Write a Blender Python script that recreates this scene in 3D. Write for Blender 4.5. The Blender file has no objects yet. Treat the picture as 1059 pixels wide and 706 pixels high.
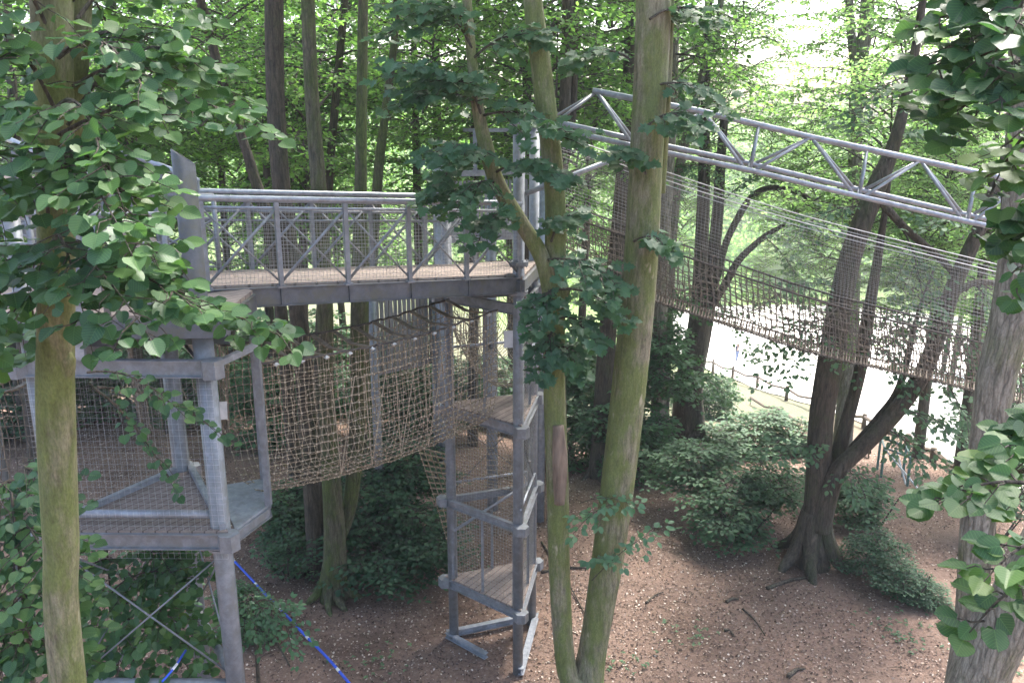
import bpy, math, random
import numpy as np
from mathutils import Vector, Matrix
rnd = random.Random(7)
S = bpy.context.scene
COL = S.collection
# ------------------------------------------------------------------ camera maths
F, CX, CY, CH = 858.0, 529.5, 353.0, 9.1
PIT = math.radians(14.6); cp, sp = math.cos(PIT), math.sin(PIT)
def ray(px, py):
    xc = (px-CX)/F; yc = -(py-CY)/F
    return Vector((xc, cp+yc*sp, -sp+yc*cp))
def at(px, py, Y):
    d = ray(px, py); return Vector((0, 0, CH)) + d*(Y/d.y)
def atz(px, py, z):
    d = ray(px, py); return Vector((0, 0, CH)) + d*((z-CH)/d.z)
def depth(v): return v.y*cp - (v.z-CH)*sp
def sm(a, b, x):
    t = np.clip((x-a)/(b-a), 0, 1); return t*t*(3-2*t)
RX = [0, 19, 24, 38, 70, 82, 110, 160, 260, 420, 900]
RZ = [0, 0, -.8, -4.6, -10.8, -11.6, -11.6, -6, 6, 12, 14]
LZ = [0, 0, -.3, -1.8, -4.6, -5.4, -5.6, -3, 6, 12, 14]
def terr(x, y):
    x = np.asarray(x, float); y = np.asarray(y, float)
    def prof(Z):
        return sum(np.interp(y+o, RX, Z) for o in (-2.4, -1.2, 0, 1.2, 2.4))/5
    yy = np.maximum(y, 1.0)
    k = sm(-0.12, 0.12, x/yy)
    h = prof(LZ)*(1-k)+prof(RZ)*k
    h = h + 0.07*np.sin(x*0.9+1.3)*np.cos(y*0.7) + 0.03*np.sin(x*2.3)*np.sin(y*1.9+.5)
    return h
def tz(x, y): return float(terr(x, y))
def att(px, py):
    d = ray(px, py); t = 5.0; prev = t
    while t < 900:
        p = Vector((0, 0, CH))+d*t
        if p.z < tz(p.x, p.y):
            a, b = prev, t
            for _ in range(20):
                m = (a+b)/2; q = Vector((0, 0, CH))+d*m
                if q.z < tz(q.x, q.y): b = m
                else: a = m
            return Vector((0, 0, CH))+d*b
        prev = t; t += 0.4 if t < 60 else 1.5
    return Vector((0, 0, CH))+d*300
# ------------------------------------------------------------------ materials
def nmat(name):
    m = bpy.data.materials.new(name); m.use_nodes = True
    nt = m.node_tree; b = nt.nodes['Principled BSDF']; return m, nt, b
def nd(nt, t, **kw):
    n = nt.nodes.new(t)
    for k, v in kw.items(): setattr(n, k, v)
    return n
def ramp(nt, stops):
    r = nt.nodes.new('ShaderNodeValToRGB'); e = r.color_ramp.elements
    while len(e) < len(stops): e.new(0.5)
    for i, (p, c) in enumerate(stops): e[i].position = p; e[i].color = (*c, 1)
    return r
def coords(nt, scale=(1, 1, 1), obj=True):
    tc = nd(nt, 'ShaderNodeTexCoord'); mp = nd(nt, 'ShaderNodeMapping'); mp.inputs['Scale'].default_value = scale
    nt.links.new(tc.outputs['Object' if obj else 'Generated'], mp.inputs[0]); return mp
def noise(nt, src, scale, detail=4, rough=.6):
    n = nd(nt, 'ShaderNodeTexNoise'); n.inputs['Scale'].default_value = scale
    n.inputs['Detail'].default_value = detail; n.inputs['Roughness'].default_value = rough
    nt.links.new(src.outputs[0], n.inputs['Vector']); return n
def mixc(nt, fac, a, b, mode='MIX'):
    m = nd(nt, 'ShaderNodeMix', data_type='RGBA', blend_type=mode)
    def put(i, v):
        if hasattr(v, 'links') or isinstance(v, bpy.types.NodeSocket): nt.links.new(v, m.inputs[i])
        else: m.inputs[i].default_value = (*v, 1) if isinstance(v, tuple) else v
    put(0, fac); put(6, a); put(7, b); return m.outputs[2]
def bump(nt, b, h, strength=.4, dist=.02):
    n = nd(nt, 'ShaderNodeBump'); n.inputs['Strength'].default_value = strength; n.inputs['Distance'].default_value = dist
    nt.links.new(h, n.inputs['Height']); nt.links.new(n.outputs[0], b.inputs['Normal'])
def noisy(name, c1, c2, scale=6, rough=.7, metal=0, bs=.3, bd=.01, sc=(1, 1, 1), c3=None, s3=1.5):
    m, nt, b = nmat(name); mp = coords(nt, sc); n = noise(nt, mp, scale, 6)
    r = ramp(nt, [(.32, c1), (.68, c2)]); nt.links.new(n.outputs[0], r.inputs[0]); out = r.outputs[0]
    if c3:
        n2 = noise(nt, mp, s3, 5, .7); r2 = ramp(nt, [(.48, (0, 0, 0)), (.62, (1, 1, 1))]); nt.links.new(n2.outputs[0], r2.inputs[0])
        out = mixc(nt, r2.outputs[0], out, c3)
    nt.links.new(out, b.inputs['Base Color']); b.inputs['Roughness'].default_value = rough; b.inputs['Metallic'].default_value = metal
    if bs: bump(nt, b, n.outputs[0], bs, bd)
    return m
def bark(name, base, dark, moss, mossamt=.5, fur=.5):
    vz = .12 if mossamt > .7 else .6
    m, nt, b = nmat(name)
    mp = coords(nt, (1, 1, .16)); mp2 = coords(nt, (1, 1, .45))
    n1 = noise(nt, mp, 22, 6, .65); n2 = noise(nt, mp2, 2.2, 6, .7); n3 = noise(nt, mp2, 9, 5, .7)
    r1 = ramp(nt, [(.35, dark), (.6, base)]); nt.links.new(n1.outputs[0], r1.inputs[0])
    lo = .62-.3*mossamt
    r2 = ramp(nt, [(lo, (0, 0, 0)), (lo+.16, (1, 1, 1))]); nt.links.new(n2.outputs[0], r2.inputs[0])
    ms = ramp(nt, [(.3, tuple(c*.55 for c in moss)), (.7, moss)]); nt.links.new(n3.outputs[0], ms.inputs[0])
    f = nd(nt, 'ShaderNodeMath', operation='MULTIPLY'); f.inputs[1].default_value = .85; nt.links.new(r2.outputs[0], f.inputs[0])
    c = mixc(nt, f.outputs[0], r1.outputs[0], ms.outputs[0])
    fn = noise(nt, mp2, 70, 4, .7); fr_ = ramp(nt, [(.35, (.68, .66, .62)), (.6, (1.12, 1.12, 1.1))]); nt.links.new(fn.outputs[0], fr_.inputs[0]); c = mixc(nt, .8, c, fr_.outputs[0], 'MULTIPLY')
    mp3 = coords(nt, (1, 1, .13)); wn = noise(nt, mp2, 3, 3); dm = nd(nt, 'ShaderNodeVectorMath', operation='MULTIPLY_ADD')
    nt.links.new(wn.outputs['Color'], dm.inputs[0]); dm.inputs[1].default_value = (.12, .12, .12); nt.links.new(mp3.outputs[0], dm.inputs[2])
    vo = nd(nt, 'ShaderNodeTexVoronoi', feature='DISTANCE_TO_EDGE'); vo.inputs['Scale'].default_value = 17; nt.links.new(dm.outputs[0], vo.inputs['Vector'])
    vr = ramp(nt, [(.0, (.42, .40, .38)), (.13, (1, 1, 1))]); nt.links.new(vo.outputs['Distance'], vr.inputs[0]); c = mixc(nt, vz, c, vr.outputs[0], 'MULTIPLY')
    pn = noise(nt, mp2, 5.5, 3); pr = ramp(nt, [(.66, (0, 0, 0)), (.74, (1, 1, 1))]); nt.links.new(pn.outputs[0], pr.inputs[0]); c = mixc(nt, pr.outputs[0], c, tuple(x*1.25 for x in base))
    nt.links.new(c, b.inputs['Base Color']); b.inputs['Roughness'].default_value = .85
    ad = nd(nt, 'ShaderNodeMath', operation='ADD'); nt.links.new(n1.outputs[0], ad.inputs[0]); nt.links.new(vr.outputs[0] if mossamt < .7 else n3.outputs[0], ad.inputs[1])
    bump(nt, b, ad.outputs[0], fur, .035); return m
def leafmat(name, cols, trans, tf=.4, rough=.42, spec=.5, vein=False):
    m, nt, b = nmat(name)
    a = nd(nt, 'ShaderNodeAttribute', attribute_name='tint')
    r = ramp(nt, [(i/(len(cols)-1), c) for i, c in enumerate(cols)]); nt.links.new(a.outputs['Fac'], r.inputs[0])
    if vein:
        lp = nd(nt, 'ShaderNodeAttribute', attribute_name='leafpos'); sp_ = nd(nt, 'ShaderNodeSeparateXYZ'); nt.links.new(lp.outputs['Vector'], sp_.inputs[0])
        def mt(op, a, b_=0.0):
            q = nd(nt, 'ShaderNodeMath', operation=op)
            for i, v in enumerate((a, b_)):
                if isinstance(v, (int, float)): q.inputs[i].default_value = v
                else: nt.links.new(v, q.inputs[i])
            return q.outputs[0]
        ay = mt('ABSOLUTE', sp_.outputs[1]); u = mt('MULTIPLY', mt('SUBTRACT', sp_.outputs[0], mt('MULTIPLY', ay, .75)), 6.5)
        fr = mt('ABSOLUTE', mt('SUBTRACT', mt('FRACT', u), .5)); v1 = mt('LESS_THAN', fr, .07); v2 = mt('LESS_THAN', ay, .018); vv = mt('MULTIPLY', mt('MAXIMUM', v1, v2), .3)
        cc = mixc(nt, vv, r.outputs[0], tuple(min(1, x*1.7+.02) for x in cols[-2]))
        class _O: pass
        r = _O(); r.outputs = [cc]
        bump(nt, b, fr, .2, .003)
    nt.links.new(r.outputs[0], b.inputs['Base Color']); b.inputs['Roughness'].default_value = rough
    b.inputs['Specular IOR Level'].default_value = spec
    t = nd(nt, 'ShaderNodeBsdfTranslucent'); tc = mixc(nt, 1.0, r.outputs[0], trans, 'MULTIPLY')
    nt.links.new(tc, t.inputs[0])
    mx = nd(nt, 'ShaderNodeMixShader'); mx.inputs[0].default_value = tf
    nt.links.new(b.outputs[0], mx.inputs[1]); nt.links.new(t.outputs[0], mx.inputs[2])
    nt.links.new(mx.outputs[0], nt.nodes['Material Output'].inputs[0]); return m
M = {}
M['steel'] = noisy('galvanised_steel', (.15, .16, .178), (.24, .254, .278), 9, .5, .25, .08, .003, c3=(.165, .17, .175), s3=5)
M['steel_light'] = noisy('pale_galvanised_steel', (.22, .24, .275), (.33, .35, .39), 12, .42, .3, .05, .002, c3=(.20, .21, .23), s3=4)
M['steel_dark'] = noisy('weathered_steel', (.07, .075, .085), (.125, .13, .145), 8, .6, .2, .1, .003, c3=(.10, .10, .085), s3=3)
M['wire'] = noisy('wire', (.20, .20, .20), (.34, .34, .35), 20, .5, .3, 0)
M['wirel'] = noisy('pale_wire', (.42, .42, .42), (.55, .55, .55), 20, .5, .3, 0)
M['rope'] = noisy('hemp_rope', (.12, .092, .062), (.29, .235, .165), 14, .95, 0, .5, .01)
M['rope_dark'] = noisy('dark_rope', (.035, .03, .028), (.10, .085, .07), 16, .95, 0, .5, .01)
M['rope_mid'] = noisy('weathered_rope', (.085, .07, .055), (.19, .155, .12), 16, .95, 0, .5, .01)
M['knot'] = noisy('rope_knot', (.30, .24, .17), (.48, .40, .30), 14, .95, 0, .4, .01)
M['plastic'] = noisy('pale_clip', (.35, .35, .34), (.5, .5, .49), 14, .6, 0, .1, .01)
M['bark_moss'] = bark('mossy_bark', (.25, .225, .155), (.09, .08, .05), (.145, .185, .045), .8)
M['bark_moss2'] = bark('dark_mossy_bark', (.11, .10, .065), (.04, .036, .025), (.08, .115, .022), .69)
M['bark_grey'] = bark('grey_bark', (.26, .24, .20), (.11, .10, .08), (.15, .17, .07), .3)
M['bark_brown'] = bark('brown_bark', (.085, .068, .05), (.03, .025, .019), (.06, .075, .028), .35)
M['bark_dark'] = bark('dark_bark', (.085, .072, .06), (.03, .026, .022), (.05, .06, .03), .3)
M['wound'] = noisy('bare_wood', (.10, .07, .05), (.22, .16, .12), 12, .9, 0, .6, .02, (1, 1, .2))
M['lime'] = leafmat('lime_leaf', [(.022, .060, .031), (.037, .09, .043), (.056, .12, .046), (.078, .15, .046), (.12, .165, .042)], (1.7, 2.0, .9), .38, .45, .35, True)
M['maple'] = leafmat('maple_leaf', [(.04, .09, .052), (.06, .13, .07), (.095, .17, .065)], (1.6, 1.8, .8), .38, .45, .4, True)
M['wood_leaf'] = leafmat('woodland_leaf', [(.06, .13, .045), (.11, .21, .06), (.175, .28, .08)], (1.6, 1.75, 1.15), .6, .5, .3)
M['pale_leaf'] = leafmat('pale_leaf', [(.12, .20, .10), (.18, .28, .14), (.24, .34, .16)], (1.7, 1.9, 1.1), .58, .5, .3)  # sunlit, lens-fogged look of the right-hand trees put into the base colour
M['dark_leaf'] = leafmat('dark_leaf', [(.03, .07, .04), (.055, .11, .062), (.08, .145, .075)], (1.5, 1.7, .8), .25, .6, .25)
M['hazel_leaf'] = leafmat('hazel_leaf', [(.045, .095, .055), (.08, .145, .085), (.12, .20, .11)], (1.6, 1.8, .9), .35, .6, .25)
M['skin'] = noisy('skin', (.45, .30, .24), (.5, .34, .27), 6, .6, 0, 0)
M['navy'] = noisy('navy_cloth', (.01, .012, .03), (.018, .022, .05), 20, .9, 0, 0)
M['denim'] = noisy('pale_denim', (.05, .08, .18), (.07, .11, .22), 20, .9, 0, 0)
M['hair'] = noisy('hair', (.03, .02, .015), (.06, .04, .03), 20, .9, 0, 0)
M['post_wood'] = noisy('fence_wood', (.06, .045, .035), (.13, .10, .075), 12, .9, 0, .3, .01, (1, 1, .2))
M['white_paint'] = noisy('white_board', (.55, .56, .57), (.66, .67, .68), 8, .6, 0, .05, .002)
M['green_paint'] = noisy('green_blue_paint', (.05, .14, .13), (.08, .19, .18), 9, .5, 0, 0)
M['slats'] = noisy('grey_slats', (.12, .125, .13), (.20, .205, .21), 5, .7, 0, .1, .005, (1, 1, .2))
# deck boards
m, nt, b = nmat('deck_boards'); mp = coords(nt)
w = nd(nt, 'ShaderNodeTexWave', wave_type='BANDS', bands_direction='X'); w.inputs['Scale'].default_value = 2.6
rot = nd(nt, 'ShaderNodeMapping'); rot.inputs['Rotation'].default_value = (0, 0, math.radians(33)); nt.links.new(mp.outputs[0], rot.inputs[0])
nt.links.new(rot.outputs[0], w.inputs['Vector'])
r = ramp(nt, [(.0, (.35, .33, .32)), (.07, (1, 1, 1))]); nt.links.new(w.outputs['Fac'], r.inputs[0])
n = noise(nt, mp, 7, 6, .7); r2 = ramp(nt, [(.3, (.17, .132, .112)), (.7, (.27, .218, .188))]); nt.links.new(n.outputs[0], r2.inputs[0])
nt.links.new(mixc(nt, 1.0, r2.outputs[0], r.outputs[0], 'MULTIPLY'), b.inputs['Base Color']); b.inputs['Roughness'].default_value = .9
bump(nt, b, n.outputs[0], .3, .01); M['deck'] = m
# ground
m, nt, b = nmat('woodland_floor'); mp = coords(nt)
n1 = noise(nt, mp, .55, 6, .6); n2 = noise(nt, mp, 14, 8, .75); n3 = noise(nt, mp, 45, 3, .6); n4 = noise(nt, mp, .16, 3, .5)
r1 = ramp(nt, [(.3, (.085, .053, .038)), (.5, (.150, .097, .073)), (.72, (.215, .150, .118))]); nt.links.new(n2.outputs[0], r1.inputs[0])
r3 = ramp(nt, [(.60, (0, 0, 0)), (.70, (1, 1, 1))]); nt.links.new(n3.outputs[0], r3.inputs[0])
c = mixc(nt, r3.outputs[0], r1.outputs[0], (.24, .18, .15))
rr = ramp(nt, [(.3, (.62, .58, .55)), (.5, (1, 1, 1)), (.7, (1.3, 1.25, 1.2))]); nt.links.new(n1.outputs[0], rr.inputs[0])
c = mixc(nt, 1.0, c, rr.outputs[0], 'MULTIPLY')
# grass beyond the wood: by world distance
sx = nd(nt, 'ShaderNodeSeparateXYZ'); nt.links.new(mp.outputs[0], sx.inputs[0])
ad = nd(nt, 'ShaderNodeMath', operation='MULTIPLY_ADD'); nt.links.new(n4.outputs[0], ad.inputs[0]); ad.inputs[1].default_value = 14; nt.links.new(sx.outputs['Y'], ad.inputs[2])
mr = nd(nt, 'ShaderNodeMapRange'); mr.inputs['From Min'].default_value = 62; mr.inputs['From Max'].default_value = 76; nt.links.new(ad.outputs[0], mr.inputs[0])
m2 = nd(nt, 'ShaderNodeMapRange'); m2.inputs['From Min'].default_value = 34; m2.inputs['From Max'].default_value = 46; nt.links.new(ad.outputs[0], m2.inputs[0])
st = ramp(nt, [(.35, (.07, .085, .04)), (.65, (.15, .135, .085))]); nt.links.new(n2.outputs[0], st.inputs[0]); c = mixc(nt, m2.outputs[0], c, st.outputs[0])
gr = ramp(nt, [(.3, (.085, .14, .04)), (.7, (.17, .24, .075))]); nt.links.new(n2.outputs[0], gr.inputs[0])
c = mixc(nt, mr.outputs[0], c, gr.outputs[0])
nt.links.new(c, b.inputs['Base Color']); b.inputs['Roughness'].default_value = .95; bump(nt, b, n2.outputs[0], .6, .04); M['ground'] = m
M['plaza'] = noisy('pale_gravel', (.58, .55, .50), (.72, .70, .66), 1.5, .9, 0, .1, .01)
def flatmat(name, c): return noisy(name, tuple(x*.8 for x in c), tuple(min(1, x*1.15) for x in c), 5, .8, 0, 0)
# ------------------------------------------------------------------ mesh building
class MB:
    def __init__(s): s.v = []; s.f = []
    def tube(s, pts, rad, n=8, cap=True, jit=0, seed=0):
        pts = [Vector(p) for p in pts]
        if not hasattr(rad, '__len__'): rad = [rad]*len(pts)
        t0 = (pts[1]-pts[0]).normalized()
        u = t0.orthogonal().normalized(); base = len(s.v); rs = random.Random(seed)
        ph = [rs.uniform(0, 6.28) for _ in range(4)]
        for i, p in enumerate(pts):
            t = (pts[min(i+1, len(pts)-1)]-pts[max(i-1, 0)])
            if t.length < 1e-9: t = t0
            t.normalize(); u = (u-t*u.dot(t)).normalized(); w = t.cross(u)
            for k in range(n):
                a = 2*math.pi*k/n
                r = rad[i]*(1+(jit*(math.sin(2*a+ph[0]+i*.23)+.6*math.sin(3*a+ph[1]-i*.31)+.5*math.sin(5*a+ph[2]+i*.17)) if jit else 0))
                s.v.append(p+u*(r*math.cos(a))+w*(r*math.sin(a)))
        for i in range(len(pts)-1):
            for k in range(n):
                a = base+i*n+k; b_ = base+i*n+(k+1) % n
                s.f.append((a, b_, b_+n, a+n))
        if cap:
            s.f.append(tuple(base+k for k in range(n))[::-1]); e = base+(len(pts)-1)*n
            s.f.append(tuple(e+k for k in range(n)))
        return s
    def beam(s, p, q, w, h, up=(0, 0, 1), off=(0, 0)):
        p = Vector(p); q = Vector(q); t = (q-p).normalized(); up = Vector(up)
        x = t.cross(up)
        if x.length < 1e-4: x = t.cross(Vector((0, 1, 0)))
        x.normalize(); z = x.cross(t).normalized(); o = x*off[0]+z*off[1]; b0 = len(s.v)
        for c in (p, q):
            for a, b_ in ((-1, -1), (1, -1), (1, 1), (-1, 1)): s.v.append(c+o+x*(a*w/2)+z*(b_*h/2))
        for f in ((0, 1, 2, 3), (7, 6, 5, 4), (0, 4, 5, 1), (1, 5, 6, 2), (2, 6, 7, 3), (3, 7, 4, 0)): s.f.append(tuple(b0+i for i in f))
        return s
    def channel(s, p, q, w, h, t=.012):
        s.beam(p, q, t, h); s.beam(p, q, w, t, off=(0, h/2+t/2)); s.beam(p, q, w, t, off=(0, -h/2-t/2)); return s
    def prism(s, poly, z0, z1):
        b0 = len(s.v); n = len(poly)
        for z in (z0, z1):
            for p in poly: s.v.append(Vector((p[0], p[1], z)))
        s.f.append(tuple(b0+i for i in range(n))[::-1]); s.f.append(tuple(b0+n+i for i in range(n)))
        for i in range(n): j = (i+1) % n; s.f.append((b0+i, b0+j, b0+n+j, b0+n+i))
        return s
    def ball(s, c, r, sz=1.0):
        b0 = len(s.v); c = Vector(c)
        for d in ((1, 0, 0), (-1, 0, 0), (0, 1, 0), (0, -1, 0), (0, 0, sz), (0, 0, -sz)): s.v.append(c+Vector(d)*r)
        for f in ((0, 2, 4), (2, 1, 4), (1, 3, 4), (3, 0, 4), (2, 0, 5), (1, 2, 5), (3, 1, 5), (0, 3, 5)): s.f.append(tuple(b0+i for i in f))
    def build(s, name, mat, parent=None, smooth=False):
        me = bpy.data.meshes.new(name)
        me.from_pydata([tuple(v) for v in s.v], [], s.f); me.materials.append(mat)
        if smooth: me.polygons.foreach_set('use_smooth', [True]*len(me.polygons))
        me.update(); return link(name, me, parent)
def link(name, me, parent=None):
    o = bpy.data.objects.new(name, me); COL.objects.link(o)
    if parent is not None:
        o.parent = parent
        if parent.type == 'EMPTY' or True:
            wm = wmat(parent); o.matrix_parent_inverse = wm.inverted()
    return o
def wmat(o):
    m_ = Matrix.Translation(o.location) @ o.rotation_euler.to_matrix().to_4x4() @ Matrix.Diagonal((*o.scale, 1))
    if o.parent is None: return m_
    return wmat(o.parent) @ o.matrix_parent_inverse @ m_
def tag(o, label=None, cat=None, group=None, kind=None):
    if label: o['label'] = label
    if cat: o['category'] = cat
    if group: o['group'] = group
    if kind: o['kind'] = kind
    return o
def thing(name, label, cat, loc, group=None):
    o = bpy.data.objects.new(name, None); COL.objects.link(o); o.location = loc; o.empty_display_size = .2
    return tag(o, label, cat, group)
def spline(pts, n=6):
    P = [Vector(p) for p in pts]; out = []
    for i in range(len(P)-1):
        p0 = P[max(i-1, 0)]; p1 = P[i]; p2 = P[i+1]; p3 = P[min(i+2, len(P)-1)]
        for k in range(n):
            t = k/n
            out.append(.5*((2*p1)+(p2-p0)*t+(2*p0-5*p1+4*p2-p3)*t*t+(3*p1-p0-3*p2+p3)*t**3))
    out.append(P[-1]); return out
def sp1(vals, n=6):
    return [v.x for v in spline([Vector((a, 0, 0)) for a in vals], n)]
# ------------------------------------------------------------------ leaves
def T_half(outline):  # outline points (x along, y across) of one half from base to tip
    k = len(outline); V = [(0, 0, 0)]+[(x, y, .12*y-.15*x*x) for x, y in outline]+[(1, 0, -.15)]
    L = [(x, -y, z) for x, y, z in V[1:-1]]
    V2 = V+L; n = len(V)
    return np.array(V2), [tuple(range(n))[::-1], tuple([0]+list(range(n, n+k))+[n-1])]
HEART = T_half([(-.09, .20), (.0, .42), (.22, .53), (.48, .52), (.70, .40), (.86, .20), (.93, .07)])
OVAL = T_half([(.30, .30), (.68, .26)])
MAPLE = T_half([(-.05, .20), (.02, .50), (.25, .36), (.45, .62), (.52, .28), (.72, .34), (.80, .12)])
def nrm(a): return a/np.maximum(np.linalg.norm(a, axis=1, keepdims=True), 1e-9)
def leafmesh(name, tmpl, C, N, D, Sz, tint, mat):
    V, Fc = tmpl; k = len(Fc[0]); n = len(C); nv = len(V)
    N = nrm(N); D = nrm(D-N*np.sum(D*N, axis=1, keepdims=True)); B = np.cross(N, D)
    rz_ = np.random.default_rng(n+3); zc_ = rz_.uniform(-.4, 2.2, n); asp = rz_.uniform(.85, 1.12, n); rp = rz_.uniform(-.07, .07, (n, nv))
    P = C[:, None, :]+Sz[:, None, None]*(V[None, :, 0, None]*D[:, None, :]+V[None, :, 1, None]*asp[:, None, None]*B[:, None, :]+(V[None, :, 2]*zc_[:, None]+rp)[:, :, None]*N[:, None, :])
    me = bpy.data.meshes.new(name); me.vertices.add(n*nv); me.vertices.foreach_set('co', P.reshape(-1).astype(np.float32))
    f = np.array(Fc)
    idx = (np.arange(n)[:, None, None]*nv+f[None]).reshape(-1)
    nf = n*len(Fc); me.loops.add(nf*k); me.loops.foreach_set('vertex_index', idx.astype(np.int32))
    me.polygons.add(nf); me.polygons.foreach_set('loop_start', (np.arange(nf)*k).astype(np.int32))
    a = me.attributes.new('tint', 'FLOAT', 'FACE'); a.data.foreach_set('value', np.repeat(tint, len(Fc)).astype(np.float32))
    if nv > 7:
        lf = me.attributes.new('leafpos', 'FLOAT_VECTOR', 'POINT'); lf.data.foreach_set('vector', np.tile(V, (n, 1)).reshape(-1).astype(np.float32))
    me.materials.append(mat); me.update(calc_edges=True); return me
def clump_leaves(rg, centers, rad, per, flat=.3, size=(.09, .14), tilt=.5, tl=.5, droop=.3):
    n = len(centers)*per
    ci = np.repeat(np.arange(len(centers)), per); rad = np.broadcast_to(rad, (len(centers),))
    r = rg.normal(size=(n, 3)); r = nrm(r)*(rg.random((n, 1))**.45); r[:, 2] *= flat
    off = r*rad[ci][:, None]; off[:, 2] -= .25*np.hypot(off[:, 0], off[:, 1])**1.5
    C = centers[ci]+off
    N = np.array([0, 0, 1.])+rg.normal(size=(n, 3))*tilt
    D = off*np.array([1, 1, .3])/rad[ci][:, None]+rg.normal(size=(n, 3))*.5+np.array([0, 0, -droop])
    Sz = rg.uniform(*size, n); ctint = rg.random(len(centers))
    tint = np.clip(ctint[ci]*.55+rg.random(n)*tl, 0, 1)
    return C, N, D, Sz, tint
def leaf_obj(name, parts, tmpl, mat, parent=None):
    A = [np.concatenate([p[i] for p in parts]) for i in range(5)]
    return link(name, leafmesh(name, tmpl, *A, mat), parent)
# ------------------------------------------------------------------ sky, sun, camera
wd = bpy.data.worlds.new('World'); S.world = wd; wd.use_nodes = True
nt = wd.node_tree; bg = nt.nodes['Background']
sk = nd(nt, 'ShaderNodeTexSky', sky_type='NISHITA'); sk.sun_disc = False
SE, SA = math.radians(58), math.radians(35)
sk.sun_elevation = SE; sk.sun_rotation = SA; sk.air_density = 1.0; sk.dust_density = 5.0; sk.ozone_density = .6
nt.links.new(sk.outputs[0], bg.inputs[0]); bg.inputs[1].default_value = .15
sd = bpy.data.lights.new('sun', 'SUN'); sd.energy = 3.0; sd.angle = math.radians(12); sd.color = (1, .96, .90)
so = bpy.data.objects.new('sun', sd); COL.objects.link(so); so.location = (20, 40, 60)
dirv = Vector((math.sin(SA)*math.cos(SE), math.cos(SA)*math.cos(SE), math.sin(SE)))
so.rotation_euler = dirv.to_track_quat('Z', 'Y').to_euler()
cd = bpy.data.cameras.new('camera'); co = bpy.data.objects.new('camera', cd); COL.objects.link(co); S.camera = co
cd.sensor_width = 36; cd.lens = 36*F/1059; cd.clip_end = 3000; cd.clip_start = .05
co.location = (0, 0, CH); co.rotation_euler = (math.radians(90)-PIT, 0, 0)
vs = S.view_settings; vs.view_transform = 'Standard'; vs.look = 'None'; vs.gamma = 1; vs.exposure = 2.35; vs.use_curve_mapping = False
cy = S.cycles; cy.max_bounces = 6; cy.diffuse_bounces = 3; cy.glossy_bounces = 2; cy.transmission_bounces = 4; cy.use_denoising = True
cy.use_adaptive_sampling = True; cy.adaptive_threshold = .02; cy.sample_clamp_indirect = 5
try: cy.denoiser = 'OPENIMAGEDENOISE'
except Exception: pass
# ------------------------------------------------------------------ ground, plaza
def grid(name, xs, ys, zf, mat):
    X, Y = np.meshgrid(xs, ys); Z = zf(X, Y); nx, ny = len(xs), len(ys)
    P = np.stack([X, Y, Z], -1).reshape(-1, 3)
    i = (np.arange(ny-1)[:, None]*nx+np.arange(nx-1)[None]).reshape(-1)
    f = np.stack([i, i+1, i+nx+1, i+nx], 1)
    me = bpy.data.meshes.new(name); me.vertices.add(len(P)); me.vertices.foreach_set('co', P.reshape(-1).astype(np.float32))
    me.loops.add(f.size); me.loops.foreach_set('vertex_index', f.reshape(-1).astype(np.int32)); me.polygons.add(len(f))
    me.polygons.foreach_set('loop_start', (np.arange(len(f))*4).astype(np.int32)); me.polygons.foreach_set('use_smooth', np.ones(len(f), bool))
    me.materials.append(mat); me.update(calc_edges=True); return link(name, me)
def sgrid(lim, n, p=2.2):
    t = np.linspace(-1, 1, n); return np.sign(t)*np.abs(t)**p*lim
ys = np.concatenate([np.linspace(-40, 4, 12), np.linspace(5, 45, 110), np.linspace(46, 120, 60), np.linspace(124, 900, 60)])
tag(grid('ground', sgrid(700, 220), ys, terr, M['ground']), kind='structure')
# pale plaza: near edge follows the fence, far edge near the lawn
near = [att(x, y) for x, y in ((640, 352), (700, 372), (735, 384), (790, 405), (850, 424), (905, 444), (965, 468), (1030, 500), (1120, 540))]
far = [att(x, y) for x, y in ((640, 322), (700, 320), (735, 318), (790, 316), (850, 316), (905, 320), (965, 326), (1030, 335), (1120, 350))]
near = spline(near, 8); far = spline(far, 8); mbp = MB(); K = 50
for a, b_ in zip(near, far):
    for k in range(K+1):
        t = (k/K); x = a.x+(b_.x-a.x)*t; y = a.y+(b_.y-a.y)*t; mbp.v.append(Vector((x, y, tz(x, y)+.06)))
for i in range(len(near)-1):
    for k in range(K): q = i*(K+1)+k; mbp.f.append((q, q+K+1, q+K+2, q+1))
tag(mbp.build('gravel_path', M['plaza'], smooth=True), kind='structure')
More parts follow.
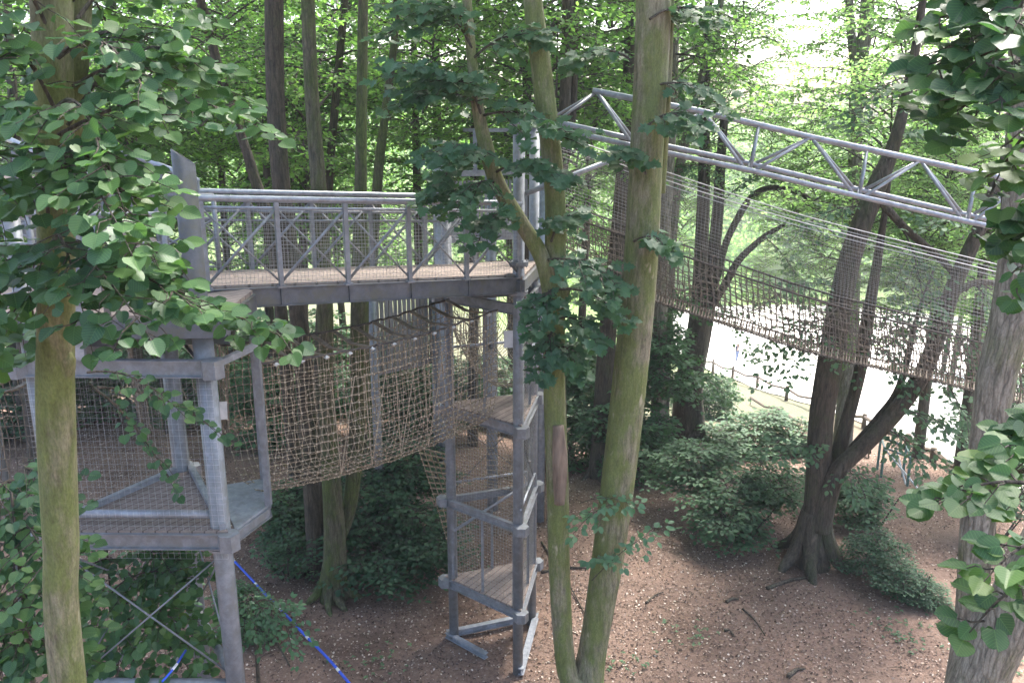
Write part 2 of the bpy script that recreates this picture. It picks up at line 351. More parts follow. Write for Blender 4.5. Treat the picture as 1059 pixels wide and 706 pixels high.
# leaf litter and chips
rg = np.random.default_rng(5); n = 130000
ly = 10.5+rg.random(n)**.8*16; lx = (rg.random(n)*2-1)*(.70*ly+1); lz = terr(lx, ly)+.012+rg.random(n)*.015
C = np.stack([lx, ly, lz], 1); N = np.array([0, 0, 1.])+rg.normal(size=(n, 3))*.28; D = rg.normal(size=(n, 3))
mlit = leafmat('dry_leaf', [(.05, .033, .026), (.11, .075, .06), (.19, .14, .115), (.30, .225, .185), (.58, .50, .42)], (1, 1, 1), .1, .8, .2)
tag(link('leaf_litter', leafmesh('leaf_litter', OVAL, C, N, D, rg.uniform(.018, .06, n), rg.random(n)**1.5, mlit)),
    'pale dry leaves and wood chips scattered over the brown floor', 'leaf litter', kind='stuff')
def bough(rg, P0, P1, sag=.25, ntw=14, tl=.5, sp=.075, size=(.07, .11), width=1.0, nj=.33, mb=None, r0=.014, face=.5, drop=.35, sub=True):
    """main curve with side twigs in a roughly flat spray; alternate leaves"""
    P0, P1 = Vector(P0), Vector(P1); d = P1-P0; L = d.length; out = []
    side = d.cross(V(0, 0, 1)).normalized(); main = [P0.lerp(P1, t)+V(0, 0, sag*math.sin(math.pi*t*.9))-V(0, 0, drop*t*t) for t in np.linspace(0, 1, 12)]
    if mb is not None: mb.tube(main, [r0*(1-.075*k) for k in range(12)], 6, False)
    tw = [main]
    for k in range(ntw):
        t = .18+.8*k/ntw; i = min(int(t*11), 10); b = main[i].lerp(main[i+1], t*11-i); s_ = 1 if k % 2 else -1
        l = tl*(1.15-.6*t)*rg.uniform(.7, 1.25); dr = (d.normalized()*.55+side*s_*width*rg.uniform(.5, 1.1)+V(*(rg.normal(size=3)*.22))).normalized()
        q = [b+dr*(l*u)-V(0, 0, .25*l*u*u)+V(*(rg.normal(size=3)*.01)) for u in (0, .33, .66, 1)]; tw.append(q)
        if mb is not None: mb.tube(q, [r0*.4, r0*.33, r0*.25, .002], 4, False)
    C, N, D, Sz = [], [], [], []
    for q in tw:
        q = [np.array(p) for p in q]; sl = [0]
        for a_, b_ in zip(q, q[1:]): sl.append(sl[-1]+np.linalg.norm(b_-a_))
        s_ = sp*.6 if q is not tw[0] else L*.3; k = 0
        if len(q) > 6: s_ = sl[-1]*.25
        while s_ < sl[-1]:
            p = np.array([np.interp(s_, sl, [w[j] for w in q]) for j in range(3)]); i = min(np.searchsorted(sl, s_), len(q)-1); td = q[i]-q[i-1]; td /= np.linalg.norm(td)+1e-9
            sd = np.cross(td, [0, 0, 1.]); sd /= np.linalg.norm(sd)+1e-9; sg = 1 if k % 2 else -1
            dd_ = td*.5+sd*sg*.9+rg.normal(size=3)*.25+np.array([0, 0, -.35]); C.append(p+dd_*.03); D.append(dd_)
            N.append(np.array([0, -face, 1.0])+sd*sg*.15+rg.normal(size=3)*nj); Sz.append(rg.uniform(*size)); s_ += sp*rg.uniform(.75, 1.3); k += 1
        C.append(q[-1]); D.append(td+np.array([0, 0, -.3])); N.append(np.array([0, -face, 1.])+rg.normal(size=3)*.2); Sz.append(size[1])
    n = len(C); tint = np.clip(rg.random()*.35+rg.random(n)*.5, 0, 1)
    return np.array(C), np.array(N), np.array(D), np.array(Sz), tint
def V(x, y, z): return Vector((x, y, z))
def spray_mesh(seed, R, H, nb, mat, tmpl=OVAL, ntw=16, tl=.8, sp=.1, size=(.09, .15), rise=.25, z0=-.9, r0=.03, drop=.4, prof=None, bm='bark_dark', start=.0, nj=.6):
    rg = np.random.default_rng(seed); parts = []; mb = MB()
    for k in range(nb):
        zf = z0+(1-z0)*(k+rg.random())/nb; a = k*2.399+rg.normal()*.4
        rr = R*(prof(zf) if prof else math.sqrt(max(.05, 1-.85*zf*zf)))*rg.uniform(.6, 1.15)
        ax = V(.2*R*math.sin(zf*2+seed), .2*R*math.cos(zf*2.3+seed), 0)
        p0 = ax+V(math.cos(a)*rr*start, math.sin(a)*rr*start, zf*H-rr*rise)
        p1 = ax+V(math.cos(a)*rr, math.sin(a)*rr, zf*H+rg.normal()*.12*H)
        parts.append(bough(rg, p0, p1, sag=.12*rr, ntw=int(ntw*max(.5, rr/R)), tl=tl*max(.5, rr/R), sp=sp, size=size, mb=mb, r0=r0, face=0, nj=nj, drop=drop*rr*.3))
    A = [np.concatenate([p[i] for p in parts]) for i in range(5)]
    me = leafmesh('foliage', tmpl, *A, M[mat])
    b2 = bpy.data.meshes.new('branches'); b2.from_pydata([tuple(v) for v in mb.v], [], mb.f); b2.materials.append(M[bm]); b2.update()
    return me, b2
# ------------------------------------------------------------------ crowns (shared meshes)
def crown_mesh(seed, R, H, ncl, per, clr, size, mat, tmpl=OVAL, flat=.33, tilt=.55, pw=.5):
    rg = np.random.default_rng(seed); r_ = random.Random(seed)
    d = nrm(rg.normal(size=(ncl, 3))); c = d*(rg.random((ncl, 1))**pw); c[:, 0] *= R; c[:, 1] *= R; c[:, 2] *= H
    c[:, 0] += .25*R*np.sin(c[:, 2]*1.1+seed); c[:, 1] += .25*R*np.cos(c[:, 2]*1.3+seed*2)
    L = clump_leaves(rg, c, rg.uniform(.6, 1.25, ncl)*clr, per, flat, size, tilt)
    me = leafmesh('foliage', tmpl, *L, mat)
    mb = MB()
    for k in range(ncl):
        t = Vector(c[k]); z0 = max(-H*.9, t.z-abs(t.x)*.5-abs(t.y)*.5-.3); s_ = Vector((0, 0, z0)); mid = s_.lerp(t, .5)+Vector((r_.uniform(-.2, .2), r_.uniform(-.2, .2), .15))
        rr = .012+.010*(t-s_).length; mb.tube([s_, mid, t], [rr, rr*.6, .006], 4, False)
    mb2 = bpy.data.meshes.new('branches'); mb2.from_pydata([tuple(v) for v in mb.v], [], mb.f); mb2.materials.append(M['bark_dark']); mb2.update()
    return me, mb2
CR = {}
for k in range(3): CR['wood%d' % k] = spray_mesh(10+k, 3.0, 4.8, 58, 'wood_leaf', ntw=20, tl=1.15, sp=.115, size=(.10, .17))
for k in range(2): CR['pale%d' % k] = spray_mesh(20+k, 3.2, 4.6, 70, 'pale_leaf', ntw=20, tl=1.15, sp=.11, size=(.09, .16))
CR['high0'] = spray_mesh(40, 3.4, 2.6, 40, 'wood_leaf', ntw=14, tl=1.2, sp=.17, size=(.15, .24))
sh = dict(nb=42, ntw=14, tl=.5, rise=.35, z0=-.7, r0=.012, drop=.6)
CR['hazel'] = spray_mesh(50, 1.05, .8, mat='hazel_leaf', sp=.085, size=(.085, .14), nj=.4, **sh)
CR['dark'] = spray_mesh(51, 1.05, .8, mat='dark_leaf', sp=.075, size=(.075, .12), nj=.4, **sh)
CR['mid'] = spray_mesh(52, 1.05, .95, mat='maple', sp=.085, size=(.09, .145), nj=.4, **sh)
def put_crown(parent, key, loc, sc=1.0, rz=None, sz=None):
    me, br = CR[key]
    for nm, d in (('foliage', me), ('branches', br)):
        o = bpy.data.objects.new(nm, d); COL.objects.link(o); o.parent = parent
        o.matrix_parent_inverse = wmat(parent).inverted(); o.location = loc
        o.rotation_euler = (0, 0, rz if rz is not None else 0); o.scale = (sc, sc, sz if sz else sc)
def trunkpts(pxs, Y, extend=None):
    """pxs: (px,py,wpx[,dY]); returns world points and radii"""
    P, R = [], []
    for q in pxs:
        p = at(q[0], q[1], Y+(q[3] if len(q) > 3 else 0)); P.append(p); R.append(q[2]/2*depth(p)/F)
    return P, R
def tree(name, label, pxs, Y, mat, crowns=(), stems=(), group=None, top=None, cat='tree', jit=.05, base=True):
    P, R = trunkpts(pxs, Y)
    P = list(reversed(P)) if P[0].z > P[-1].z else P
    R = R if pxs[0][1] > pxs[-1][1] else list(reversed(R))
    b0 = P[0]; g = tz(b0.x, b0.y)
    if b0.z > g+.25:
        sl = (P[1]-P[0]); sl = sl/max(sl.z, .3)*-1; dz = b0.z-g
        nb = Vector((b0.x+sl.x*dz*.35, b0.y, g-.15)); P.insert(0, nb); R.insert(0, R[0]*1.3)
    else:
        P.insert(0, Vector((b0.x, b0.y, g-.2))); R.insert(0, R[0]*1.25); R[1] *= 1.12
    if top:
        d = (P[-1]-P[-2]); d = d/max(d.z, .4); P.append(P[-1]+d*(top-P[-1].z)*.5+Vector((0, 0, (top-P[-1].z)*0))); R.append(R[-1]*.75)
        P.append(Vector((P[-1].x, P[-1].y, top))); R.append(R[-1]*.4)
    t = thing(name, label, cat, (P[0].x, P[0].y, g), group)
    sd_ = int(abs(P[0].x)*97+Y*13)
    MB().tube(spline(P, 6), sp1(R, 6), 14, True, jit, sd_).build('trunk', M[mat], t, True)
    if R[1] > .13 and P[1].z < g+1.2 and mat != 'bark_moss':
        rr0 = R[1]; rz = random.Random(sd_)
        for k in range(6):
            a_ = k*1.047+rz.uniform(-.3, .3); L_ = rz.uniform(1.9, 3.1); pts_ = []
            for f_, hz_ in ((.15, 2.6), (.62, 1.35), (1.15, .55), (1.7, .15), (L_, -.35)):
                x_ = P[1].x+math.cos(a_+.15*f_)*rr0*f_; y_ = P[1].y+math.sin(a_+.15*f_)*rr0*f_; pts_.append(V(x_, y_, tz(x_, y_)+rr0*hz_))
            MB().tube(spline(pts_, 4), sp1([rr0*.55, rr0*.42, rr0*.32, rr0*.22, rr0*.08], 4), 8, True, .1, k).build('root', M[mat], t, True)
    for st in stems:
        Q, RR = trunkpts(st[0], st[1]); 
        MB().tube(spline(Q, 6), sp1(RR, 6), 10, True, jit, sd_+5).build(st[2] if len(st) > 2 else 'stem', M[mat], t, True)
    for i, c in enumerate(crowns):
        key, px, py, YY, sc = c[:5]; p = at(px, py, YY)
        put_crown(t, key, p, sc, (i*2.1+sd_*.37) % 6.28, c[5] if len(c) > 5 else None)
    return t, P
# ================================================================== THE CLIMBING STRUCTURE
def mesh_face(mb, a, b, c, d, du, dv, r=.0016):
    """wire grid on quad a(bl) b(br) c(tr) d(tl)"""
    a, b, c, d = map(Vector, (a, b, c, d)); nu = max(2, round((b-a).length/du)); nv = max(2, round((d-a).length/dv))
    for i in range(nu+1):
        t = i/nu; mb.tube([a.lerp(b, t), d.lerp(c, t)], r, 3, False)
    for j in range(nv+1):
        t = j/nv; mb.tube([a.lerp(d, t), b.lerp(c, t)], r, 3, False)
def V(x, y, z): return Vector((x, y, z))
def up(p, z): return Vector((p[0], p[1], z))
def cutpipe(mb, x, y, z0, z1, r, slant=.16, n=18, wall=.012):
    b0 = len(mb.v)
    for rr in (r, r-wall):
        for z in (z0, z1):
            for k in range(n):
                a = 2*math.pi*k/n; mb.v.append(V(x+rr*math.cos(a), y+rr*math.sin(a), z-(slant*(.5+.5*math.cos(a-.3)) if z == z1 else 0)))
    for k in range(n):
        j = (k+1) % n; o, t, io, it = b0+k, b0+n+k, b0+2*n+k, b0+3*n+k; o2, t2, io2, it2 = b0+j, b0+n+j, b0+2*n+j, b0+3*n+j
        mb.f += [(o, o2, t2, t), (io, it, it2, io2), (t, t2, it2, it)]
def tri_frame(parent, T, z, h, name='frame', w=.07, inset=0, mat='steel'):
    mb = MB()
    for i in range(3):
        p, q = T[i], T[(i+1) % 3]; mb.channel(up(p, z), up(q, z), w, h)
    for p in T: mb.prism([(p[0]+.13*math.cos(a), p[1]+.13*math.sin(a)) for a in [i*math.pi/3 for i in range(6)]], z-h/2-.016, z+h/2+.018)
    return mb.build(name, M[mat], parent)
def deck(parent, T, z, th=.035):
    return MB().prism([(p[0], p[1]) for p in T], z, z+th).build('deck', M['deck'], parent)
def inset(T, d):
    c = sum((Vector(p) for p in T), Vector((0, 0)))/3; return [Vector(p)+(c-Vector(p)).normalized()*d for p in T]
# ---- centre tower
TA, TB, TC = Vector((-1.2, 13.4)), Vector((.15, 12.3)), Vector((.46, 14.0)); T = [TA, TB, TC]
ct = thing('climbing_tower', 'tall slim triangular grey steel tower in the centre with three small decks', 'climbing tower', (-.2, 13.2, 0), 'climbing towers')
I = inset(T, .14)
gz = 0
MB().tube([up(I[0], -.1), up(I[0], 8.05)], .085, 16).build('post', M['steel'], ct, True)
mb = MB(); mb.tube([up(I[1], -.1), up(I[1], 9.15)], .088, 16)
mb.build('post', M['steel'], ct, True)
MB().tube([up(I[2], -.1), up(I[2], 9.2)], .085, 16).build('post', M['steel'], ct, True)
for p, zs in ((I[1], (7.05, 6.6, 9.05)), (I[0], (6.6,)), (I[2], (6.6, 9.1))):
    for z in zs:
        mb = MB(); mb.tube([up(p, z), up(p, z+.03)], .15, 12); mb.tube([up(p, z+.034), up(p, z+.064)], .15, 12)
        for k in range(6): a_ = k*1.047; mb.tube([V(p.x+.12*math.cos(a_), p.y+.12*math.sin(a_), z-.03), V(p.x+.12*math.cos(a_), p.y+.12*math.sin(a_), z+.095)], .012, 6)
        mb.build('flange', M['steel'], ct)
for z, h in ((6.38, .14), (4.42, .14), (2.72, .11), (1.14, .13)): tri_frame(ct, T, z, h)
for z in (4.50, 1.22): deck(ct, T, z)
MB().prism([(p[0], p[1]) for p in (TA, TB, TC)], 6.86, 6.90).build('deck', M['deck'], ct)
mb = MB()
for a, b_ in ((TA, TB), (TB, TC), (TC, TA)):
    mb.beam(up(a, 6.76), up(b_, 6.76), .09, .18)
    c = (a+b_)/2; mb.beam(up(c, 6.62), up((TA+TB+TC)/3, 6.62), .08, .10)
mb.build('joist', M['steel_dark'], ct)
mb = MB()   # ground plates
mb.channel(up(TA, .06), up(TC, .06), .10, .10); mb.channel(up(TB, .06), up(TC, .06), .10, .10); mb.channel(up(TA, .06), V(-.45, 12.75, .06), .10, .08)
mb.build('base_frame', M['steel_light'], ct)
# rails, uprights and gates on each side
J = inset(T, .05)
mb = MB()
for (a, b_) in ((0, 1), (1, 2), (2, 0)):
    for zc in ((1.26, 2.66), (4.56, 6.30)):
        for t in (.08, .92, .5) if zc[0] < 2 else (.1, .55, .95):
            p = J[a].lerp(J[b_], t); mb.beam(up(p, zc[0]), up(p, zc[1]), .045, .045)
mb.build('upright', M['steel'], ct)
mb = MB()
MB().tube([up(J[1], 3.05), up(J[2], 3.05)], .025, 8).build('guard_rail', M['steel_light'], ct, True); MB().tube([up(J[2], 3.05), up(J[0], 3.05)], .025, 8).build('guard_rail', M['steel_light'], ct, True)
mb.tube([up(J[2], 5.5), up(J[0], 5.5)], .025, 8); mb.tube([up(J[1], 5.5), up(J[2], 5.5)], .025, 8)
mb.tube([up(J[0].lerp(J[1], .1), 2.2), up(J[2], 2.9)], .028, 8)
mb.build('guard_rail', M['steel_light'], ct, True)
for z0, z1 in ((4.6, 6.3), (2.8, 4.35)):
    c = (J[1]+J[2])/2; c = up(c, (z0+z1)/2); mb = MB()
    mb.tube([up(J[1], z0), up(J[2], z1)], .009, 6); mb.tube([up(J[1], z1), up(J[2], z0)], .009, 6); mb.ball(c, .05)
    c2 = J[2].lerp(J[0], .5); mb.tube([up(J[2], z0), up(J[0], z1)], .009, 6); mb.tube([up(J[2], z1), up(J[0], z0)], .009, 6); mb.ball(up(c2, (z0+z1)/2), .06)
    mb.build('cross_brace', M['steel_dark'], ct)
for (a, b_, z0, z1) in ((0, 1, 1.25, 2.66), (1, 2, 1.25, 2.66), (1, 2, 2.8, 4.36), (1, 2, 4.55, 6.3), (2, 0, 4.55, 6.3), (2, 0, 1.9, 2.66), (0, 1, 2.8, 4.3)):
    mb = MB(); mesh_face(mb, up(J[a], z0), up(J[b_], z0), up(J[b_], z1), up(J[a], z1), .06, .06, .0019); mb.build('wire_panel', M['wire'], ct)
q = J[1].lerp(J[0], .13)
MB().beam(up(q, 5.75), up(q, 6.02), .18, .012, up=(0, 1, .01)).build('notice_board', M['white_paint'], ct)
for lr, off in ((.3, 0), (.62, 0)):     # thin inclined rods of the middle compartment
    pass
# ---- left tower
PA, PB, PC = Vector((-5.45, 8.75)), Vector((-3.28, 8.72)), Vector((-4.45, 10.7)); T2 = [PA, PB, PC]
lt = thing('climbing_tower', 'wide grey steel tower on the left behind the mossy trunk with slant cut post top', 'climbing tower', (-4.4, 9.4, 0), 'climbing towers')
I2 = [V(-5.35, 8.9, 0).xy, V(-3.42, 8.88, 0).xy, V(-4.5, 10.5, 0).xy]
mb = MB(); mb.tube([up(I2[1], -.1), up(I2[1], 6.9)], .112, 18); mb.build('post', M['steel'], lt, True)
mb = MB(); cutpipe(mb, I2[1].x-.02, I2[1].y, 6.9, 8.86, .115); mb.build('post', M['steel_dark'], lt, True)
MB().tube([up(I2[0], -.1), up(I2[0], 8.3)], .09, 16).build('post', M['steel'], lt, True)
MB().tube([up(I2[2], -.1), up(I2[2], 7.6)], .11, 16).build('post', M['steel'], lt, True)
mb = MB()
for p, zs in ((I2[1], (4.28, 6.92)), (I2[0], (4.28,)), (I2[2], (4.28,))):
    for z in zs: mb.tube([up(p, z), up(p, z+.03)], .17, 14)
mb.build('flange', M['steel'], lt)
for z, h in ((6.52, .17), (4.44, .17)): tri_frame(lt, T2, z, h, w=.09)
deck(lt, T2, 4.53); J2_ = inset(T2, .08)
DT = [(-5.7, 8.6), (-3.15, 8.7), (-3.2, 10.05), (-3.95, 11.1), (-5.2, 11.3), (-6.4, 10.2)]
MB().prism(DT, 7.08, 7.13).build('deck', M['deck'], lt)
mb = MB()
for i in range(6): mb.beam(up(DT[i], 6.98), up(DT[(i+1) % 6], 6.98), .08, .2)
for k in range(4): mb.beam(V(-5.6+k*.6, 8.7, 6.86), V(-5.9+k*.7, 11.0, 6.86), .10, .12)
mb.beam(V(-5.6, 9.2, 6.72), V(-3.3, 9.4, 6.72), .12, .16); mb.beam(V(-5.8, 10.2, 6.72), V(-3.6, 10.5, 6.72), .12, .16)
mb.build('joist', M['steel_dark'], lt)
mb = MB()
for a in range(3):
    b_ = (a+1) % 3; mb.tube([up(I2[a], 2.42), up(I2[b_], 2.42)], .055, 12)
    mb.tube([up(I2[a], 2.42), up(I2[b_], .15)], .03, 8); mb.tube([up(I2[a], 4.2), up(I2[b_], 2.5)], .012, 6); mb.tube([up(I2[b_], 4.2), up(I2[a], 2.5)], .012, 6)
mb.build('brace', M['steel'], lt, True)
mb = MB()
MB().tube([up(I2[0], 4.70), up(I2[1], 4.70)], .05, 12).build('guard_rail', M['steel_light'], lt, True)
MB().beam(up(J2_[0], 4.60), up(J2_[2], 4.60), .07, .07).build('kick_rail', M['steel_light'], lt); MB().beam(up(J2_[1], 4.60), up(J2_[2], 4.60), .07, .07).build('kick_rail', M['steel_light'], lt)
J2 = inset(T2, .04); mb = MB()
mesh_face(mb, up(J2[0], 4.2), up(J2[1], 4.2), up(J2[1], 6.42), up(J2[0], 6.42), .07, .07, .0011); mb.build('wire_panel', M['wirel'], lt)
mb = MB(); mesh_face(mb, up(J2[0], 4.6), up(J2[2], 4.6), up(J2[2], 6.42), up(J2[0], 6.42), .065, .065, .0014); mb.build('wire_panel', M['wire'], lt)
# side platform and gate frame where the net tunnel starts
SG = [Vector((-3.26, 8.9)), Vector((-3.05, 9.55)), Vector((-3.35, 10.35)), Vector((-3.9, 10.1))]
MB().prism([tuple(p) for p in SG], 4.47, 4.50).build('side_deck', M['steel_light'], lt)
mb = MB()
mb.channel(up(SG[0], 4.40), up(SG[1], 4.40), .06, .11); mb.channel(up(SG[1], 4.40), up(SG[2], 4.40), .06, .11)
mb.beam(up(SG[1], 4.5), up(SG[1], 6.52), .075, .075); mb.beam(up(SG[2], 4.5), up(SG[2], 6.45), .06, .06)
mb.beam(V(-3.34, 8.92, 6.50), up(SG[1], 6.56), .07, .07); mb.beam(up(SG[1], 6.5), up(SG[2], 6.45), .06, .06)
mb.build('gate_frame', M['steel'], lt)
nb0 = at(223, 425, 9.25); nb1 = at(235, 424, 9.30)
MB().beam(nb0, nb1, .01, .22).build('notice_board', M['plastic'], lt)
# railings round the top deck
for a, b_ in (((-5.7, 8.6), (-3.65, 8.72)), ((-3.95, 11.1), (-5.2, 11.3)), ((-5.2, 11.3), (-6.4, 10.2))):
    a = Vector(a); b_ = Vector(b_); mb = MB()
    for z, r_ in ((8.2, .03), (7.9, .016), (7.25, .016)): mb.tube([up(a, z), up(b_, z)], r_, 8)
    for k in range(4): p = a.lerp(b_, k/3); mb.beam(up(p, 7.1), up(p, 8.2), .05, .05)
    mb.tube([up(a, 7.25), up(b_, 7.9)], .015, 6); mb.tube([up(a, 7.9), up(b_, 7.25)], .015, 6)
    mb.build('railing', M['steel'], lt, True)
p0, p1 = at(76, 240, 8.7), at(84, 372, 8.7)
MB().beam(p0, p1, .10, .05, up=(0, 1, 0)).build('hanging_plate', M['steel_light'], lt)
# ---- footbridge between the towers
FL, FR = at(212, 300, 9.95), at(537, 287, 12.4); dv = (FR-FL); dl = dv.length; du = dv.normalized(); nn = V(-du.y, du.x, 0).normalized(); W = 1.22
fb = thing('footbridge', 'grey steel footbridge with crossed railings and wire mesh between the two towers', 'footbridge', FL)
mb = MB(); o = nn
a, b_, c, d = FL, FR, FR+nn*W, FL+nn*W
b0 = len(mb.v); mb.v += [a, b_, c, d, a+V(0, 0, .05), b_+V(0, 0, .05), c+V(0, 0, .05), d+V(0, 0, .05)]
mb.f += [(3, 2, 1, 0), (4, 5, 6, 7), (0, 1, 5, 4), (1, 2, 6, 5), (2, 3, 7, 6), (3, 0, 4, 7)]; mb.build('deck', M['deck'], fb)
for s_ in (0, 1):
    off = nn*(W*s_)+nn*(-.045 if s_ == 0 else .045)
    mb = MB(); mb.channel(FL+off-V(0, 0, .11), FR+off-V(0, 0, .11), .07, .22)
    for k in range(6):
        p = FL+du*(dl*k/5)+off; mb.beam(p-V(0, 0, .215), p-V(0, 0, .005), .012, .075, up=nn)
    mb.build('girder', M['steel_dark'] if s_ == 0 else M['steel'], fb)
    mb = MB(); z1 = .03
    for k in range(6):
        p = FL+du*(dl*k/5*.985+.03)+off; MB().beam(p+V(0, 0, z1), p+V(0, 0, 1.08), .055, .055, up=nn).beam(p+V(0, 0, -.0), p+V(0, 0, .028), .11, .09, up=nn).build('rail_post', M['steel'], fb)
    mb = MB()
    for k in range(5):
        p = FL+du*(dl*k/5*.985+.03)+off; q = FL+du*(dl*(k+1)/5*.985+.03)+off
        mb.tube([p+V(0, 0, .07), q+V(0, 0, 1.0)], .020, 8); mb.tube([p+V(0, 0, 1.0)+nn*.02, q+V(0, 0, .07)+nn*.02], .014, 8)
    mb.build('cross_brace', M['steel'], fb, True)
    mb = MB(); e = V(0, 0, 1.12); e2 = nn*(.05 if s_ == 0 else -.05)
    mb.tube([FL+off+e-du*.25+V(0, 0, -.02), FL+off+e+du*.2, FR+off+e-du*.25, FR+off+e+V(0, 0, -.01)], .038, 12)
    mb.tube([FL+off+e-du*.1+e2-V(0, 0, .12), FR+off+e+e2-V(0, 0, .12)], .02, 8)
    mb.build('handrail', M['steel_light'], fb, True)
    if s_ == 1:
        mb = MB(); mb.tube([FL+off+V(0, 0, .86), FR+off+V(0, 0, .86)], .018, 8); mb.tube([FL+off+V(0, 0, .73), FR+off+V(0, 0, .73)], .018, 8); mb.build('middle_rail', M['steel'], fb, True)
    mb = MB(); mesh_face(mb, FL+off+V(0, 0, .04), FR+off+V(0, 0, .04), FR+off+V(0, 0, 1.0), FL+off+V(0, 0, 1.0), .05, .05, .0022)
    mb.build('wire_mesh', M['wire'], fb)
# ---- second footbridge running off to the left
gl = [at(112, 192, 10.2), at(24, 150, 12.2), at(-60, 112, 14.2)]
f2 = thing('footbridge', 'footbridge with pale handrail climbing away behind the leaves at the upper left', 'footbridge', gl[0]-V(0, 0, 1.1))
mb = MB()
for s_ in (0, 1.2): mb.tube([gl[0]+V(s_*.6, s_*.8, 0), gl[2]+V(s_*.6, s_*.8, 0)], .045, 10)
mb.build('handrail', M['steel_light'], f2, True)
mb = MB()
for s_ in (0, 1.2):
    for k in range(7):
        p = gl[0].lerp(gl[2], k/6)+V(s_*.6, s_*.8, 0); MB().beam(p-V(0, 0, 1.1), p, .05, .05).build('rail_post', M['steel'], f2)
mb = MB(); a, b_ = gl[0]-V(0, 0, 1.15), gl[2]-V(0, 0, 1.15)
mb.beam(a+V(.36, .48, 0), b_+V(.36, .48, 0), 1.2, .06); mb.build('deck', M['deck'], f2)
mb = MB(); mb.channel(a-V(0, 0, .1), b_-V(0, 0, .1), .07, .2); mb.channel(a+V(.72, .96, -.1), b_+V(.72, .96, -.1), .07, .2); mb.build('girder', M['steel_dark'], f2)
mb = MB(); mesh_face(mb, a+V(0, 0, .1), b_+V(0, 0, .1), gl[2], gl[0], .06, .06, .0015); mb.build('wire_mesh', M['wire'], f2)
p = gl[2]-V(0, 0, 1.3); q = up(p, tz(p.x, p.y)); MB().tube([q, p], .1, 12).build('post', M['steel'], f2, True)
# ---- net tunnels
def net_tunnel(name, label, A0, A1, width, ztop, zbot, nu, nv, sag=.1, bulge=.12, tsag=.12, strips=11, rr=.0068, group='rope net tunnels', knots=True, mat='rope', arc=(0, 1)):
    d = (A1-A0); d.z = 0; d.normalize(); n_ = V(-d.y, d.x, 0)
    t = thing(name, label, 'net tunnel', A0, group)
    rs = random.Random(int(A0.x*10)+3)
    def P(u, v):   # u along, v 0 near top ->1 far top
        c = A0.lerp(A1, u); zt = (ztop[0]+(ztop[1]-ztop[0])*u)-tsag*4*u*(1-u); zb = (zbot[0]+(zbot[1]-zbot[0])*u)-sag*4*u*(1-u)
        ang = math.pi*v; cx = math.cos(ang); sx_ = math.sin(ang); w = width/2
        x = -w*(abs(cx)**.45)*(1 if cx > 0 else -1); z = zt-(zt-zb)*(sx_**.62)
        x *= 1+bulge*math.sin(math.pi*min(1, sx_*1.2))*math.sin(math.pi*u)
        return c+n_*x+V(0, 0, 0)+V(0, 0, z-c.z)
    vs_ = [arc[0]+(arc[1]-arc[0])*j/nv for j in range(nv+1)]
    # spread v evenly by arc length
    def even(u):
        L = [P(u, arc[0]+(arc[1]-arc[0])*k/60) for k in range(61)]; s_ = [0]
        for k in range(60): s_.append(s_[-1]+(L[k+1]-L[k]).length)
        return [np.interp(s_[-1]*j/nv, s_, [arc[0]+(arc[1]-arc[0])*k/60 for k in range(61)]) for j in range(nv+1)]
    G = []
    for i in range(nu+1):
        u = i/nu; ev = even(u); G.append([P(u+(.004*math.sin(v*9+i) if 0 < i < nu else 0), v)+V(rs.uniform(-.014, .014), rs.uniform(-.014, .014), rs.uniform(-.014, .014)) for v in ev])
    mb = MB()
    for i in range(nu+1): mb.tube(G[i], rr, 4, False)
    for j in range(nv+1): mb.tube([G[i][j] for i in range(nu+1)], rr, 4, False)
    mb.build('net', M[mat], t)
    if knots:
        mb = MB()
        for i in range(nu+1):
            for j in range(nv+1): mb.ball(G[i][j], rr*2.4)
        mb.build('knots', M['knot'] if mat == 'rope' else M['rope_mid'], t)
    mb = MB()
    for j, r_ in ((0, .016), (nv, .018)): mb.tube([G[i][j]+V(0, 0, .01) for i in range(nu+1)], r_, 6, False)
    mb.build('edge_rope', M['rope_dark'], t)
    if strips:
        mb = MB(); mk = MB()
        for k in range(strips):
            u = (k+.5)/strips; a_ = P(u, 0); c_ = P(min(1, u+.03), 1); m_ = a_.lerp(c_, .5)-V(0, 0, .07)
            mb.beam(a_, m_, .07, .02); mb.beam(m_, c_, .07, .02)
            mk.ball(a_+V(0, 0, -.02), .045, .8)
        mb.build('strap', M['rope'], t); mk.build('clip', M['plastic'], t)
    return t, P, G
MT0, MT1 = V(-3.42, 10.08, 4.5), V(-.62, 12.75, 4.5)
t1, P1, G1 = net_tunnel('net_tunnel', 'large brown rope net tunnel sagging below the footbridge between the two towers', MT0, MT1, 1.15, (6.3, 6.38), (4.5, 4.5), 42, 38, sag=.16, bulge=.16)
mb = MB()
for k in range(5):
    u0 = .24+k*.13; a_ = P1(u0, .02); b_ = P1(u0+.045, .36)+(P1(u0, .36)-P1(u0, .64)).normalized()*.02; c_ = P1(u0+.09, .02); mb.tube([a_, b_], .007, 4, False); mb.tube([b_, c_], .007, 4, False)
mb.build('hanging_cord', M['knot'], t1)
net_tunnel('net_tunnel', 'rope net tunnel leaving the left tower at the left edge behind the mossy trunk', V(-5.6, 9.3, 4.4), V(-9.2, 9.9, 4.2), 1.2, (6.2, 6.0), (4.4, 4.2), 34, 30, strips=8, mat='rope_mid')
net_tunnel('net_tunnel', 'rope net tunnel seen through the wire mesh behind the left tower', V(-4.6, 11.1, 4.4), V(-6.6, 15.2, 4.2), 1.2, (6.2, 6.0), (4.3, 4.2), 24, 18, strips=8, mat='rope_mid')
